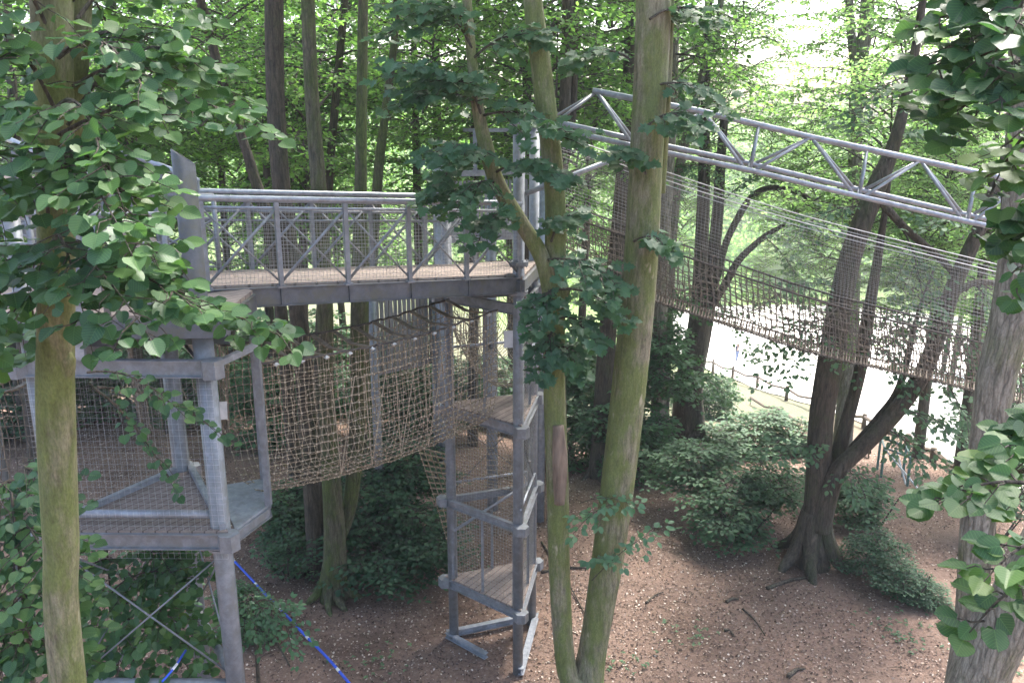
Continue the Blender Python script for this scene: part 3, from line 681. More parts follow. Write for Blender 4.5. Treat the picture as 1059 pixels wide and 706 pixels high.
t4, P4, G4 = net_tunnel('net_tunnel', 'rope net tunnel curving away behind the upper half of the centre tower', V(.05, 14.1, 4.6), V(-.9, 18.6, 4.6), 1.25, (6.3, 6.2), (4.6, 4.5), 34, 26, sag=.25, strips=7)
# hanging nets near the centre tower
def sheet_net(name, label, A, B, C, D, nu, nv, rr, belly, mat='rope', group=None, grid=True, rungs=1):
    t = thing(name, label, 'climbing net', C, group); mb = MB(); mk = MB()
    A, B, C, D = map(Vector, (A, B, C, D)); nrm_ = (B-A).cross(D-A).normalized()
    G = [[(A.lerp(B, i/nu)).lerp(D.lerp(C, i/nu), j/nv)+nrm_*(belly*math.sin(math.pi*j/nv))+V(0, 0, -abs(belly)*.6*math.sin(math.pi*j/nv)) for j in range(nv+1)] for i in range(nu+1)]
    for i in range(nu+1): mb.tube(G[i], rr, 4, False)
    for j in range(0, nv+1, rungs): mb.tube([G[i][j] for i in range(nu+1)], rr*(1 if grid else 1.6), 4, False)
    for i in range(nu+1):
        for j in range(0, nv+1, rungs): mk.ball(G[i][j], rr*2)
    mb.build('net', M[mat], t); mk.build('knots', M['knot'], t); return t
sheet_net('climbing_net', 'narrow rope ladder net falling to the ground behind the left post of the centre tower',
          at(432, 462, 13.9), at(462, 470, 13.9), at(497, 588, 14.6), at(474, 600, 14.6), 5, 24, .011, .12, grid=False)
sheet_net('climbing_net', 'draped rope net curving down into the middle compartment of the centre tower',
          at(466, 446, 13.5), at(512, 440, 13.9), at(541, 508, 13.75), at(478, 500, 13.2), 14, 12, .007, -.25)
# ---- rope bridge on the right
rb = thing('rope_bridge', 'long brown rope net bridge with wire side mesh sloping down to the right', 'rope bridge', at(575, 270, 13.2))
def line(pxs, n=40):
    return [at(*p) for p in pxs], n
def resamp(pts, n):
    pts = spline(pts, 8); s_ = [0]
    for a, b_ in zip(pts, pts[1:]): s_.append(s_[-1]+(b_-a).length)
    X = [[p[k] for p in pts] for k in range(3)]
    return [V(*[float(np.interp(s_[-1]*i/n, s_, X[k])) for k in range(3)]) for i in range(n+1)]
NB = 92
nt_ = resamp([at(572, 218, 13.0), at(693, 260, 13.0), at(850, 312, 12.9), at(1025, 357, 12.8), at(1130, 382, 12.7)], NB)
ft_ = resamp([at(575, 208, 14.0), at(726, 260, 14.0), at(850, 302, 13.9), at(1030, 346, 13.8), at(1130, 370, 13.7)], NB)
nb_ = resamp([at(576, 272, 13.1), at(677, 311, 13.1), at(765, 340, 13.05), at(850, 367, 13), at(965, 393, 12.9), at(1059, 417, 12.8), at(1130, 434, 12.8)], NB)
fb_ = resamp([at(580, 262, 13.75), at(680, 303, 13.75), at(768, 331, 13.7), at(853, 358, 13.7), at(968, 385, 13.6), at(1059, 408, 13.5), at(1130, 424, 13.5)], NB)
mb = MB(); mk = MB(); rs = random.Random(3)
rowsets = []
for (top_, bot_, s_) in ((nt_, nb_, -1), (ft_, fb_, 1)):
    rows = []
    for j in range(8):
        v = j/7; rows.append([top_[i].lerp(bot_[i], v)+V(rs.uniform(-.015, .015), s_*.10*math.sin(math.pi*v), rs.uniform(-.015, .015)+.03*math.sin(i*.37+j)) for i in range(NB+1)])
    for rw in rows[1:-1]: mb.tube(rw, .010, 4, False)
    for i in range(NB+1): mb.tube([rw[i] for rw in rows], .010, 4, False)
    for a_ in range(4, NB-14, 11):
        mb.tube([top_[a_+k].lerp(bot_[a_+k], .15+.5*math.sin(math.pi*k/12)) for k in range(13)], .009, 4, False)
    for rw in rows[1:]:
        for p in rw: mk.ball(p, .021)
mb.build('side_net', M['rope_mid'], rb); mk.build('knots', M['rope_mid'], rb)
mb = MB()
for L in (nt_, ft_):
    mb.tube(L, .018, 6, False)
mb.build('handline', M['rope_dark'], rb)
mb = MB()
for i in range(NB*2):
    k = i/2; i0 = int(k); f = k-i0; a_ = nb_[i0].lerp(nb_[min(i0+1, NB)], f); b_ = fb_[i0].lerp(fb_[min(i0+1, NB)], f)
    mb.tube([a_+V(0, -.04, -.02), a_.lerp(b_, .5)-V(0, 0, .05), b_], .013, 5, False)
for L in (nb_, fb_, [a_.lerp(b_, .5)-V(0, 0, .05) for a_, b_ in zip(nb_, fb_)]): mb.tube(L, .016, 5, False)
mb.build('rope_floor', M['rope_mid'], rb)
for tops, bots, yy in (([(572, 144), (682, 184), (830, 230), (1042, 284), (1130, 305)], nt_, 13.0), ([(580, 140), (690, 178), (835, 224), (1042, 276), (1130, 298)], ft_, 14.0)):
    W_ = resamp([at(x, y, yy) for x, y in tops], 150); L_ = resamp(bots, 150); mb = MB()
    for i in range(151): mb.tube([W_[i], L_[i]], .0013, 3, False)
    for j in range(1, 20): mb.tube([W_[i].lerp(L_[i], j/20) for i in range(0, 151, 6)], .0013, 3, False)
    mb.build('wire_mesh', M['wire'], rb)
    mb = MB(); mb.tube(W_[::5], .009, 6, False); mb.tube([p-V(0, 0, .07) for p in W_[::5]], .005, 5, False); mb.build('wire_rope', M['wirel'], rb)
# ---- lattice truss above it
YT = 13.2
def tp(px, py, dy=0): return at(px, py, YT+dy)
tr = thing('lattice_girder', 'pale steel lattice girder with triangular struts spanning the upper right', 'lattice girder', tp(570, 130))
mb = MB(); mb.tube([tp(613, 94), tp(727, 115.5), tp(839, 142), tp(952, 166), tp(1065, 190), tp(1100, 197)], .048, 12); mb.build('top_chord', M['steel_light'], tr, True)
for dy, o in ((-.28, 3), (.30, -4)):
    mb = MB(); mb.tube([tp(566, 128+o, dy), tp(660, 149+o, dy), tp(775, 173+o, dy), tp(888, 200+o, dy), tp(1000, 226+o, dy), tp(1113, 250+o, dy)], .043, 12); mb.build('bottom_chord', M['steel_light'], tr, True)
bot = [(660, 149), (775, 173), (888, 200), (1000, 226)]; tops = [(617, 95), (728, 116), (839, 142), (952, 166), (1060, 189)]; mids = [None, (785, 129), (897, 154), (1010, 178)]
for k, (bx, by) in enumerate(bot):
    for dy, o in ((-.28, 3), (.30, -4)):
        for (tx, ty) in (tops[k], tops[k+1], mids[k] or (671, 104)):
            ex = -4 if tx < bx-20 else (6 if tx > bx+30 else 1)
            MB().tube([tp(bx+ex, by+o, dy), tp(tx, ty)], .026, 8).build('strut', M['steel_light'], tr, True)
mb = MB()
for dy, o in ((-.28, 3), (.3, -4)): mb.tube([tp(568, 128+o, dy), tp(616, 96)], .022, 8)
mb.build('end_strut', M['steel'], tr, True)
MB().tube([V(I[1].x+.1, I[1].y, 8.12), tp(656, 156, 0)], .04, 10).build('knee_brace', M['steel_light'], tr, True)
mb = MB()
for bx, by in bot: mb.tube([tp(bx, by+3, -.28), tp(bx, by-4, .30)], .022, 8)
mb.build('cross_tie', M['steel_light'], tr, True)
# ---- far panelled tower behind
sp_ = thing('slatted_screen', 'tall grey slatted screen standing between the trunks under the footbridge', 'screen', at(415, 400, 16.5))
mb = MB(); a0, a1 = at(384, 300, 16.2), at(449, 300, 17.2)
for k in range(15):
    p = a0.lerp(a1, k/14); mb.beam(up(p, 4.2), up(p, 5.7), .08, .03, up=(a1-a0).normalized().cross(V(0, 0, 1)))
mb.build('slat', M['slats'], sp_)
mb = MB()
for z in (5.7, 4.2): mb.beam(up(a0, z)+V(0, .06, 0), up(a1, z)+V(0, .06, 0), .06, .12)
mb.build('rail', M['steel'], sp_)
mb = MB()
for p in (a0, a1): mb.tube([up(p, -1.0), up(p, 5.8)], .09, 12)
mb.build('post', M['steel'], sp_, True)
fb3 = thing('platform_cabin', 'grey roofed lookout platform half hidden by leaves beyond the footbridge', 'lookout platform', at(490, 250, 17))
p0 = at(455, 240, 17); p1 = at(560, 240, 18)
mb = MB()
for p in (p0, p1, p0+V(1.0, 1.6, 0)): mb.tube([up(p, -1), up(p, 8.35)], .13, 12)
mb.build('post', M['steel_light'], fb3, True)
mb = MB(); dd = (p1-p0).normalized()
for k in range(26): p = p0.lerp(p1, k/25); mb.beam(up(p, 6.9), up(p, 8.0), .06, .02, up=dd.cross(V(0, 0, 1)))
mb.build('slat', M['slats'], fb3)
MB().beam(up(p0, 8.15), up(p1, 8.15), .1, .12).build('rail', M['steel'], fb3); MB().beam(up(p0, 6.85), up(p1, 6.85), .12, .2).build('girder', M['steel'], fb3); mb = MB(); mb.beam(up(p0+dd*.75+V(0, .5, 0), 9.0), up(p1+dd*.1+V(0, .5, 0), 9.0), 1.2, .07); mb.beam(up(p1, 8.3), up(p1, 9.0), .1, .1); mb.beam(up(p0+dd*.8, 8.1), up(p0+dd*.8, 9.0), .08, .08); mb.build('roof', M['steel'], fb3)
# ---- blue line, little frame, fence, branches, person
a, b_ = att(237, 578), att(362, 712)
bl = thing('barrier_line', 'long taut blue and white line running over the ground beside the left tower', 'rope', a)
mb = MB(); mw = MB(); K = 60
pts = [a.lerp(b_, k/K) for k in range(K+1)]; pts = [V(p.x, p.y, max(tz(p.x, p.y), p.z)+.10) for p in pts]
mb.tube(pts, .024, 6)
for k in range(3, K, 13): mw.tube([pts[k], pts[k+1]], .026, 6, True)
mb.build('line', flatmat('blue_rope', (.03, .09, .55)), bl, True); mw.build('white_marks', M['white_paint'], bl, True)
q0, q1 = at(168, 704, 8.2), at(192, 672, 8.9)
bp = thing('blue_cord', 'short blue and white cord tied low on the left tower among leaves', 'rope', q0)
mb = MB(); mb.tube([q0, q0.lerp(q1, .5)-V(0, 0, .03), q1], .014, 6); mb.build('cord', bpy.data.materials['blue_rope'], bp, True)
mw = MB(); mw.tube([q0.lerp(q1, .4)-V(0, 0, .02), q0.lerp(q1, .6)-V(0, 0, .025)], .0165, 6); mw.build('white_marks', M['white_paint'], bp)
g0, g1 = att(911, 493), att(938, 503)
gf = thing('ground_frame', 'small teal steel frame with pale crossed bars standing at the wood edge', 'metal frame', g0)
mb = MB()
for p in (g0, g1, g0+V(.25, .8, 0), g1+V(.25, .8, 0)): mb.beam(up(p, tz(p.x, p.y)-.1), up(p, g1.z+.85), .05, .05)
for p, q in ((g0, g1), (g0, g0+V(.25, .8, 0)), (g1, g1+V(.25, .8, 0)), (g0+V(.25, .8, 0), g1+V(.25, .8, 0))): mb.beam(up(p, g1.z+.83), up(q, g1.z+.83), .045, .045)
mb.build('frame', M['green_paint'], gf)
mb = MB(); mb.tube([up(g0, g1.z+.8)-V(0, .04, 0), V(g1.x+.35, g1.y-.6, g1.z-.2)], .025, 6); mb.tube([V(g0.x+.3, g0.y-.05, g1.z+.8), V(g0.x+.45, g0.y-.8, g1.z-.3)], .025, 6); mb.build('cross_bar', M['white_paint'], gf)
def fence(name, label, pxs, hpx, rails, r=.10):
    ps = [att(x, y) for x, y in pxs]; t = thing(name, label, 'fence', ps[0])
    for i, p in enumerate(ps):
        h = hpx*depth(p)/F; MB().tube([p-V(0, 0, .3), p+V(.02*(i % 3-1), 0, h*.6), p+V(.03*(i % 3-1), 0, h)], [r*1.1, r, r*.9], 8).build('post', M['post_wood'], t, True)
    mb = MB()
    for zf in rails:
        for p, q in zip(ps, ps[1:]):
            h = hpx*depth(p)/F; h2 = hpx*depth(q)/F; a_ = p+V(0, 0, h*zf); c_ = q+V(0, 0, h2*zf); mb.tube([a_, a_.lerp(c_, .5)-V(0, 0, .16), c_], .075, 6, False)
    mb.build('rail', M['post_wood'], t); return t
fence('post_and_rope_fence', 'low dark post and rope fence along the near edge of the pale path', [(700, 378), (737, 387), (757, 394), (783, 402), (813, 414), (839, 424), (869, 435), (893, 443), (937, 464), (965, 478), (1000, 498)], 16, (.8, ))
fence('wire_fence', 'second lower wire fence on thin stakes running below the pale path', [(776, 418), (806, 430), (838, 445), (870, 460), (898, 474)], 8, (.9,), .022)
for i, (pa, pb, w, lb) in enumerate((((793, 609), (840, 597), 5, 'pale curved branch lying on the ground near the forked tree'), ((751, 623), (764, 621), 4, 'short dark stick lying mid ground right of the mossy trunk'),
        ((768, 630), (791, 658), 2, 'thin straight twig lying slanting on the brown floor'), ((749, 652), (759, 659), 3.5, 'very short dark stick piece lower on the brown floor'), ((668, 624), (686, 613), 2.5, 'small bent twig lying near the foot of the mossy trunk'),
        ((560, 592), (606, 588), 4, 'dark pole lying behind the left stem of the forked mossy tree'), ((560, 561), (607, 640), 2.5, 'long thin twig leaning across between both stems of the mossy tree'), ((815, 700), (832, 693), 5, 'stubby dark wood piece on the ground near the bottom edge'), ((262, 640), (300, 690), 3, 'grey twig lying beside the blue line'))):
    a, b_ = att(*pa), att(*pb); m_ = a.lerp(b_, .5)+V(.03, .08, .03); r_ = w/2*depth(a)/F
    o = MB().tube(spline([a+V(0, 0, .02), m_, b_+V(0, 0, .03)], 4), [r_*(1-.07*k) for k in range(9)], 7, True, .1, i).build('fallen_branch', M['bark_brown'], None, True)
    tag(o, lb, 'branch', 'fallen branches')
# person on the path
pf = att(762, 374); pd = depth(pf); ph = 19*pd/F
pe = bpy.data.meshes.new('body'); s_ = ph/1.72
J_ = dict(pel=(0, 0, .95), ch=(0, 0, 1.3), nk=(0, 0, 1.47), hd=(.02, 0, 1.55), ht=(.03, 0, 1.70), sl=(-.17, 0, 1.40), sr=(.17, 0, 1.40), el=(-.24, -.04, 1.14), er=(.26, .04, 1.16), hl=(-.10, -.2, 1.10), hr=(.22, -.12, 1.3),
          kl=(-.10, -.05, .5), kr=(.10, .05, .5), al=(-.10, .0, .08), ar=(.12, .12, .08), tl=(-.10, -.14, .04), tr=(.12, -.02, .04), pl=(-.09, 0, .88), pr=(.09, 0, .88))
E_ = [('pel', 'ch'), ('ch', 'nk'), ('nk', 'hd'), ('hd', 'ht'), ('ch', 'sl'), ('ch', 'sr'), ('sl', 'el'), ('sr', 'er'), ('el', 'hl'), ('er', 'hr'), ('pel', 'pl'), ('pel', 'pr'), ('pl', 'kl'), ('pr', 'kr'), ('kl', 'al'), ('kr', 'ar'), ('al', 'tl'), ('ar', 'tr')]
R_ = dict(pel=.14, ch=.15, nk=.055, hd=.085, ht=.085, sl=.06, sr=.06, el=.042, er=.042, hl=.03, hr=.03, kl=.06, kr=.06, al=.04, ar=.04, tl=.03, tr=.03, pl=.09, pr=.09)
ks = list(J_); pe.from_pydata([tuple(c*s_ for c in J_[k]) for k in ks], [(ks.index(a), ks.index(b_)) for a, b_ in E_], [])
po = bpy.data.objects.new('person', pe); COL.objects.link(po); po.location = (pf.x, pf.y, tz(pf.x, pf.y)+.08); po.rotation_euler = (0, 0, .5)
sk_ = po.modifiers.new('skin', 'SKIN'); po.modifiers.new('sub', 'SUBSURF').levels = 1
if not pe.skin_vertices: pe.skin_vertices.new()
for i, k in enumerate(ks): pe.skin_vertices[0].data[i].radius = (R_[k]*s_*1.45, R_[k]*s_*1.35)
pe.skin_vertices[0].data[0].use_root = True
dg = bpy.context.evaluated_depsgraph_get(); me2 = bpy.data.meshes.new_from_object(po.evaluated_get(dg)); po.modifiers.clear(); po.data = me2
me2.materials.clear()
for k in ('skin', 'navy', 'denim', 'hair'): me2.materials.append(M[k])
for p in me2.polygons:
    z = p.center.z/s_; x = abs(p.center.x)/s_
    p.material_index = 2 if .1 < z < .95 else (1 if z < 1.46 and z > .9 and not (x < .24 and z > 1.05 and p.center.y/s_ < -.12) else (3 if z > 1.60 or z <= .1 or p.center.y > 0.02*s_ else 0)); p.use_smooth = True
tag(po, 'distant person in dark top and blue trousers standing on the pale path', 'person')
# ================================================================== TREES
GW = 'woodland trees'
H = 'high0'
# crowns: (key, px, py, Y, scale)
tree('mossy_tree', 'mossy double trunked tree at the far left in front of the tower', [(70, 706, 36), (63, 560, 35), (58, 420, 36), (58, 300, 34), (56, 150, 38), (55, 60, 40), (54, -40, 42)], 5.6, 'bark_moss',
     crowns=[(H, 0, -900, 7.5, .9)], stems=[([(66, 215, 20, .12), (72, 120, 30, .15), (76, 50, 32, .1), (80, -60, 30, 0)], 5.7)], group=GW, top=12)
tB, _ = tree('forked_tree', 'pale mossy tree forking near the ground right of the centre tower', [(602, 722, 46), (612, 680, 31), (630, 570, 32), (648, 420, 34), (662, 280, 36), (669, 150, 36), (674, 40, 36), (677, -60, 34)], 11.7, 'bark_moss',
     crowns=[(H, 700, -420, 12.5, 1.1), (H, 500, -440, 11.5, .9)],
     stems=[([(600, 712, 30), (586, 690, 22), (579, 600, 22), (576, 500, 22), (573, 400, 22), (574, 300, 24), (574, 200, 22), (562, 90, 21), (551, 0, 19), (545, -80, 18)], 11.55),
            ([(571, 320, 16), (562, 270, 18), (540, 232, 16), (515, 192, 16), (502, 150, 15), (494, 110, 13), (487, 50, 11), (481, -20, 10)], 11.45),
            ([(683, 200, 10, .12), (688, 100, 13, .15), (691, 0, 14, .15), (692, -60, 13, .15)], 11.8)], group=GW, top=14)
def knot(t, pxs, mat):
    for (x, y, Y, r_) in pxs:
        p = at(x, y, Y); rr = r_*depth(p)/F; c_ = V(p.x, p.y, p.z)
        MB().tube([c_+V(-.35*rr*(1 if x > 60 else -1)*2, 0, -3.4*rr), c_+V(-.1*rr, .1*rr, -1.3*rr), c_+V(.1*rr, -.1*rr, 0), c_+V(0, 0, .7*rr), c_+V(-.6*rr, .3*rr, 1.5*rr)], [rr*.5, rr*.95, rr*1.05, rr*.85, rr*.3], 12, True, .12, int(y)).build('knot', M[mat], t, True)
knot(bpy.data.objects['mossy_tree'], [(69, 372, 5.58, 8), (72, 445, 5.6, 5)], 'bark_moss')
knot(tB, [(580, 300, 11.5, 8), (657, 262, 11.66, 8)], 'bark_moss')
p_, r_ = trunkpts([(579, 520, 12, -.13), (579, 480, 15, -.15), (577, 440, 10, -.14)], 11.52)
MB().tube(spline(p_, 5), sp1(r_, 5), 9, True, .12, 4).build('bark_wound', M['wound'], tB, True)
tree('woodland_tree', 'stout straight grey trunk rising behind the left half of the footbridge', [(328, 560, 22), (318, 420, 20), (308, 320, 19), (298, 250, 19), (290, 180, 18), (285, 90, 18), (283, -40, 19)], 15.6, 'bark_brown', crowns=[(H, 280, -300, 16, 1.1)], group=GW, top=15)
tree('woodland_tree', 'mossy trunk with a low side stem standing below the large net tunnel', [(345, 625, 25), (346, 560, 23), (342, 480, 20), (338, 400, 16), (336, 320, 16), (329, 190, 15), (322, 90, 15), (317, -40, 14)], 14.6, 'bark_moss2', crowns=[(H, 320, -300, 15.5, 1.0)],
     stems=[([(349, 560, 14), (362, 520, 16), (370, 430, 17), (372, 320, 18), (373, 180, 12), (375, 30, 11), (376, -40, 10)], 14.9)], group=GW, top=15)
tree('woodland_tree', 'slim trunk leaning left in the upper left above the cut post', [(300, 420, 13), (283, 260, 12), (262, 180, 11), (250, 142, 10), (231, 88, 10), (207, 0, 9), (195, -50, 8)], 17.5, 'bark_brown', crowns=[('wood0', 200, -60, 18, .8)], group=GW, top=15)
tree('woodland_tree', 'slim mossy trunk leaning right above the middle of the footbridge', [(384, 330, 10), (390, 195, 10), (398, 120, 9), (407, 50, 8), (412, -30, 7)], 18.5, 'bark_moss2', crowns=[('wood1', 420, -60, 19, .8)], group=GW, top=14)
BGL = [(341, 180, 356, 8, 9, 21, 'bark_brown', 'thin trunk close beside the mossy trunk above the bridge'), (275, 147, 271, 20, 7, 25, 'bark_dark', 'thin dark trunk just left of the stout grey trunk'),
       (314, 150, 314, 40, 8, 27, 'bark_dark', 'dark thin trunk between the two main trunks at the upper left'), (256, 140, 252, 60, 6, 31, 'bark_dark', 'distant hairline trunk in the bright foliage upper left'),
       (452, 130, 450, 20, 9, 26, 'bark_brown', 'hidden trunk behind the maple leaves at upper middle'), (545, 200, 545, 60, 10, 22, 'bark_brown', 'grey trunk directly behind the top of the centre tower'),
       (130, 160, 118, 20, 8, 24, 'bark_dark', 'dark trunk in the foliage right of the mossy double trunk'), (160, 120, 165, 10, 6, 29, 'bark_dark', 'faint trunk in the upper left foliage above the railings'),
       (15, 140, 8, 20, 10, 20, 'bark_dark', 'dark trunk at the left edge above the nets')]
for i, (x0, y0, x1, y1, w, Y, mt, lb) in enumerate(BGL):
    k = (x1-x0)/(y0-y1+1e-6)
    tree('woodland_tree', lb, [(x0-k*120, y0+190, w*1.3), (x0, y0, w), (x1, y1, w*.9), (x1+k*60, -60, w*.8)], Y, mt, crowns=[('wood%d' % (i % 3), x1+(i % 3-1)*20, 80-(i % 2)*50, Y+.5, 1.0+.05*(i % 3))], group=GW, top=15)
tree('woodland_tree', 'twin dark trunk left of the lattice girder start', [(578, 420, 16), (574, 300, 14), (575, 230, 13), (582, 150, 13), (586, 60, 12), (588, -40, 11)], 18, 'bark_brown', crowns=[('wood2', 590, -40, 18.5, .9)], stems=[([(578, 200, 8), (592, 120, 8), (594, 20, 8), (596, -40, 7)], 18.2)], group=GW, top=15)
tree('woodland_tree', 'dark trunk rising just left of the forked mossy tree behind the rope bridge', [(622, 455, 22), (628, 350, 18), (638, 264, 18), (645, 180, 17), (652, 94, 17), (655, -40, 15)], 21.5, 'bark_brown', crowns=[('wood0', 640, -60, 22, 1.0)], group=GW, top=16)
tree('woodland_tree', 'grey trunk just right of the forked mossy tree', [(680, 430, 16), (684, 300, 14), (688, 220, 13), (694, 120, 12), (697, 0, 12), (698, -40, 11)], 22.5, 'bark_grey', crowns=[('wood1', 690, -90, 23, 1.0)], group=GW, top=16)
tree('woodland_tree', 'pale slender tree forking in a Y above the lattice girder', [(690, 330, 12), (700, 190, 10), (722, 98, 9), (729, 64, 9), (733, 20, 7), (728, -40, 6)], 25, 'bark_grey', crowns=[('pale0', 740, -40, 26, .9)], stems=[([(728, 66, 7), (742, 35, 7), (747, -30, 6)], 25, 'limb')], group=GW, top=15)
tree('woodland_tree', 'thick dark ivy covered trunk with twin stems and curved limbs behind the rope bridge', [(712, 436, 34), (713, 390, 29), (722, 340, 24), (724, 290, 15), (727, 220, 13), (728, 172, 12), (730, 100, 10)], 25, 'bark_dark', crowns=[('pale1', 760, 60, 26, .8), ('pale0', 805, 175, 26, .5), ('pale1', 700, 200, 26, .45), ('pale0', 790, 290, 25.5, .25)],
     stems=[([(716, 400, 18), (728, 340, 17), (735, 290, 14), (742, 220, 12), (745, 172, 11), (750, 110, 8)], 25.2), ([(733, 310, 8), (742, 285, 8), (752, 248, 7), (776, 205, 7), (800, 194, 6), (828, 200, 5), (850, 218, 4)], 24.6, 'limb'), ([(735, 318, 9), (752, 290, 8), (765, 268, 7), (790, 245, 6), (812, 232, 4)], 24.4, 'limb')], group=GW, top=14)
tree('woodland_tree', 'large dark tree with several leaning stems at the right of the brown clearing', [(838, 582, 38), (842, 540, 28), (845, 500, 24), (850, 430, 24), (862, 350, 24), (878, 270, 23), (904, 200, 21), (926, 145, 13), (945, 60, 9), (960, -40, 7)], 16.1, 'bark_brown',
     crowns=[('pale0', 905, 120, 18.5, .75), ('pale1', 985, 190, 17.5, .55), ('wood1', 940, 300, 17.5, .32), ('pale0', 860, 330, 17.5, .28), (H, 930, -330, 17, 1.1)],
     stems=[([(846, 540, 20), (861, 490, 16), (873, 444, 14), (889, 385, 13), (895, 345, 13), (912, 240, 7), (922, 170, 3)], 16.4), ([(848, 548, 22), (856, 512, 20), (868, 484, 18), (896, 458, 17), (927, 425, 17), (958, 378, 16), (985, 300, 16), (1018, 225, 14), (1045, 150, 11), (1075, 60, 9)], 15.9),
            ([(858, 505, 12), (874, 474, 10), (905, 436, 9), (930, 400, 8), (948, 330, 5), (965, 280, 2)], 16.3), ([(908, 205, 9), (935, 235, 8), (975, 270, 7), (1000, 300, 5)], 16.0, 'limb'), ([(985, 305, 8), (1010, 292, 7), (1040, 296, 6), (1065, 310, 5)], 15.8, 'limb')], group=GW, top=14)
tree('woodland_tree', 'tall trunk in the foliage at the upper right behind the girder', [(880, 340, 16), (884, 200, 14), (886, 100, 14), (896, 20, 14), (898, -50, 12)], 23, 'bark_grey', crowns=[('wood2', 900, 100, 24, .85), ('pale1', 845, 200, 24, .6), ('pale0', 950, 240, 24, .5)], stems=[([(886, 90, 9), (880, 30, 9), (876, -40, 8)], 23)], group=GW, top=15)
# right foreground
tG, _ = tree('leaning_tree', 'rough grey trunk with a thick leaning limb at the right edge', [(996, 730, 44), (1004, 640, 33), (1011, 553, 32), (1021, 459, 31), (1030, 391, 36), (1046, 330, 42), (1058, 250, 44), (1066, 120, 44), (1070, -40, 42)], 8.4, 'bark_grey', crowns=[(H, 1150, -700, 10, .9)],
     stems=[([(1000, 740, 66, -.2), (1012, 702, 54, -.2), (1042, 640, 50, -.3), (1075, 570, 46, -.4), (1110, 500, 40, -.5)], 8.4)], group=GW, top=13)
# background filler trees: left and middle low crowns, right paler
rg = np.random.default_rng(11); r0 = random.Random(21)
SPOT = ['beside the bright gap', 'half hidden', 'in the second row', 'far behind', 'with low boughs', 'in deep shade', 'near the lawn']
def filler(px, Y, key, sc, zc, lbl, matn='bark_dark', w=.28):
    d0 = at(px, 200, Y); x = d0.x; g = tz(x, Y)
    t = thing('woodland_tree', lbl, 'tree', (x, Y, g), GW)
    lean = r0.uniform(-.6, .6)
    MB().tube(spline([V(x, Y, g-.2), V(x+lean*.2, Y, g+3), V(x+lean*.6, Y, zc), V(x+lean, Y, zc+4.0*sc)], 4), sp1([w*.6, w*.5, w*.38, .04], 4), 9, True, .05, int(px)).build('trunk', M[matn], t, True)
    put_crown(t, key, V(x+lean*.6, Y, zc), sc, r0.uniform(0, 6.28))
def where(px):
    return 'behind the left tower' if px < 160 else 'behind the cut post' if px < 260 else 'behind the footbridge' if px < 430 else 'behind the centre tower' if px < 600 else 'behind the forked mossy tree' if px < 720 else 'behind the lattice girder' if px < 860 else 'at the right behind the rope bridge'
def row(Y): return 'nearer' if Y < 31 else 'middle distance' if Y < 65 else 'distant pale'
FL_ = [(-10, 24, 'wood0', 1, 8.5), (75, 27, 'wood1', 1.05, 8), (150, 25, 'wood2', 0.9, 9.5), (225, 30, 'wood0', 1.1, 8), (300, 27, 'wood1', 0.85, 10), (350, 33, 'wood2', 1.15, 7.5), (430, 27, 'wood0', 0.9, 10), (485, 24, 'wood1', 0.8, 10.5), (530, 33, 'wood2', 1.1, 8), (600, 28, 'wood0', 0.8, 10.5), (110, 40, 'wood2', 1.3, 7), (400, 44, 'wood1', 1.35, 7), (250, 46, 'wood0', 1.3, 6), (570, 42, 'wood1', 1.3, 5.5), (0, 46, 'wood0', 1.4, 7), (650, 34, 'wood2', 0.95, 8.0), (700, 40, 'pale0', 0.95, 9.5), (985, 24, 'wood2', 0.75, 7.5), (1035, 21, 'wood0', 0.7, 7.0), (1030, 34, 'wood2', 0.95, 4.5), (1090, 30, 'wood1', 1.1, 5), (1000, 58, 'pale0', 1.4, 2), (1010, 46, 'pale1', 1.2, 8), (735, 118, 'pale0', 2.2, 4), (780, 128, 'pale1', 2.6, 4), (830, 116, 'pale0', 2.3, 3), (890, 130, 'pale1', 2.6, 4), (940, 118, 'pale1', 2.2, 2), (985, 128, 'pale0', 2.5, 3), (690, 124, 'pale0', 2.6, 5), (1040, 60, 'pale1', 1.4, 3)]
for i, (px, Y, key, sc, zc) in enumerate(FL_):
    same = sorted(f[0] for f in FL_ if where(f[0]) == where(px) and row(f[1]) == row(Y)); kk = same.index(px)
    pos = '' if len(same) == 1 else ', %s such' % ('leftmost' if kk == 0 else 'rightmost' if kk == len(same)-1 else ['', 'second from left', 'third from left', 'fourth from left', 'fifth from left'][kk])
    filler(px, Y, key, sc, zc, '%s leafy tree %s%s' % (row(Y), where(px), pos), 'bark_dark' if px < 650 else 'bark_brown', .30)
# ---- shrubs
def shrub(lbl, px, py, key, sx_, sz_, YY=None, name='shrub', n=1, cat='shrub', crowns=None, leaf=None):
    g = att(px, py) if YY is None else at(px, py, YY); gz_ = tz(g.x, g.y)
    t = thing(name, lbl, cat, (g.x, g.y, gz_), 'shrubs under the trees')
    for k, (dx, dy, dz, s1, s2) in enumerate(crowns or [(0, 0, sz_*.75, sx_, sz_)]):
        put_crown(t, key, V(g.x+dx, g.y+dy, gz_+dz), s1, (k*2.3+px) % 6.28, s2)
    mb = MB()
    for k in range(5): a_ = k*1.26; mb.tube([V(g.x+.06*math.cos(a_), g.y+.06*math.sin(a_), gz_-.1), V(g.x+sx_*.5*math.cos(a_), g.y+sx_*.5*math.sin(a_), gz_+sz_*.8)], [.03, .012], 5, False)
    mb.build('stem', M['bark_dark'], t); return t
shrub('pale green hazel shrub at the left foot of the big leaning stemmed tree', 768, 560, 'hazel', 1.4, 1.1, crowns=[(-.3, 0, .8, 1.05, .8), (.6, .5, 1.2, .9, .8), (-.8, 1.6, 1.2, 1.1, .7)])
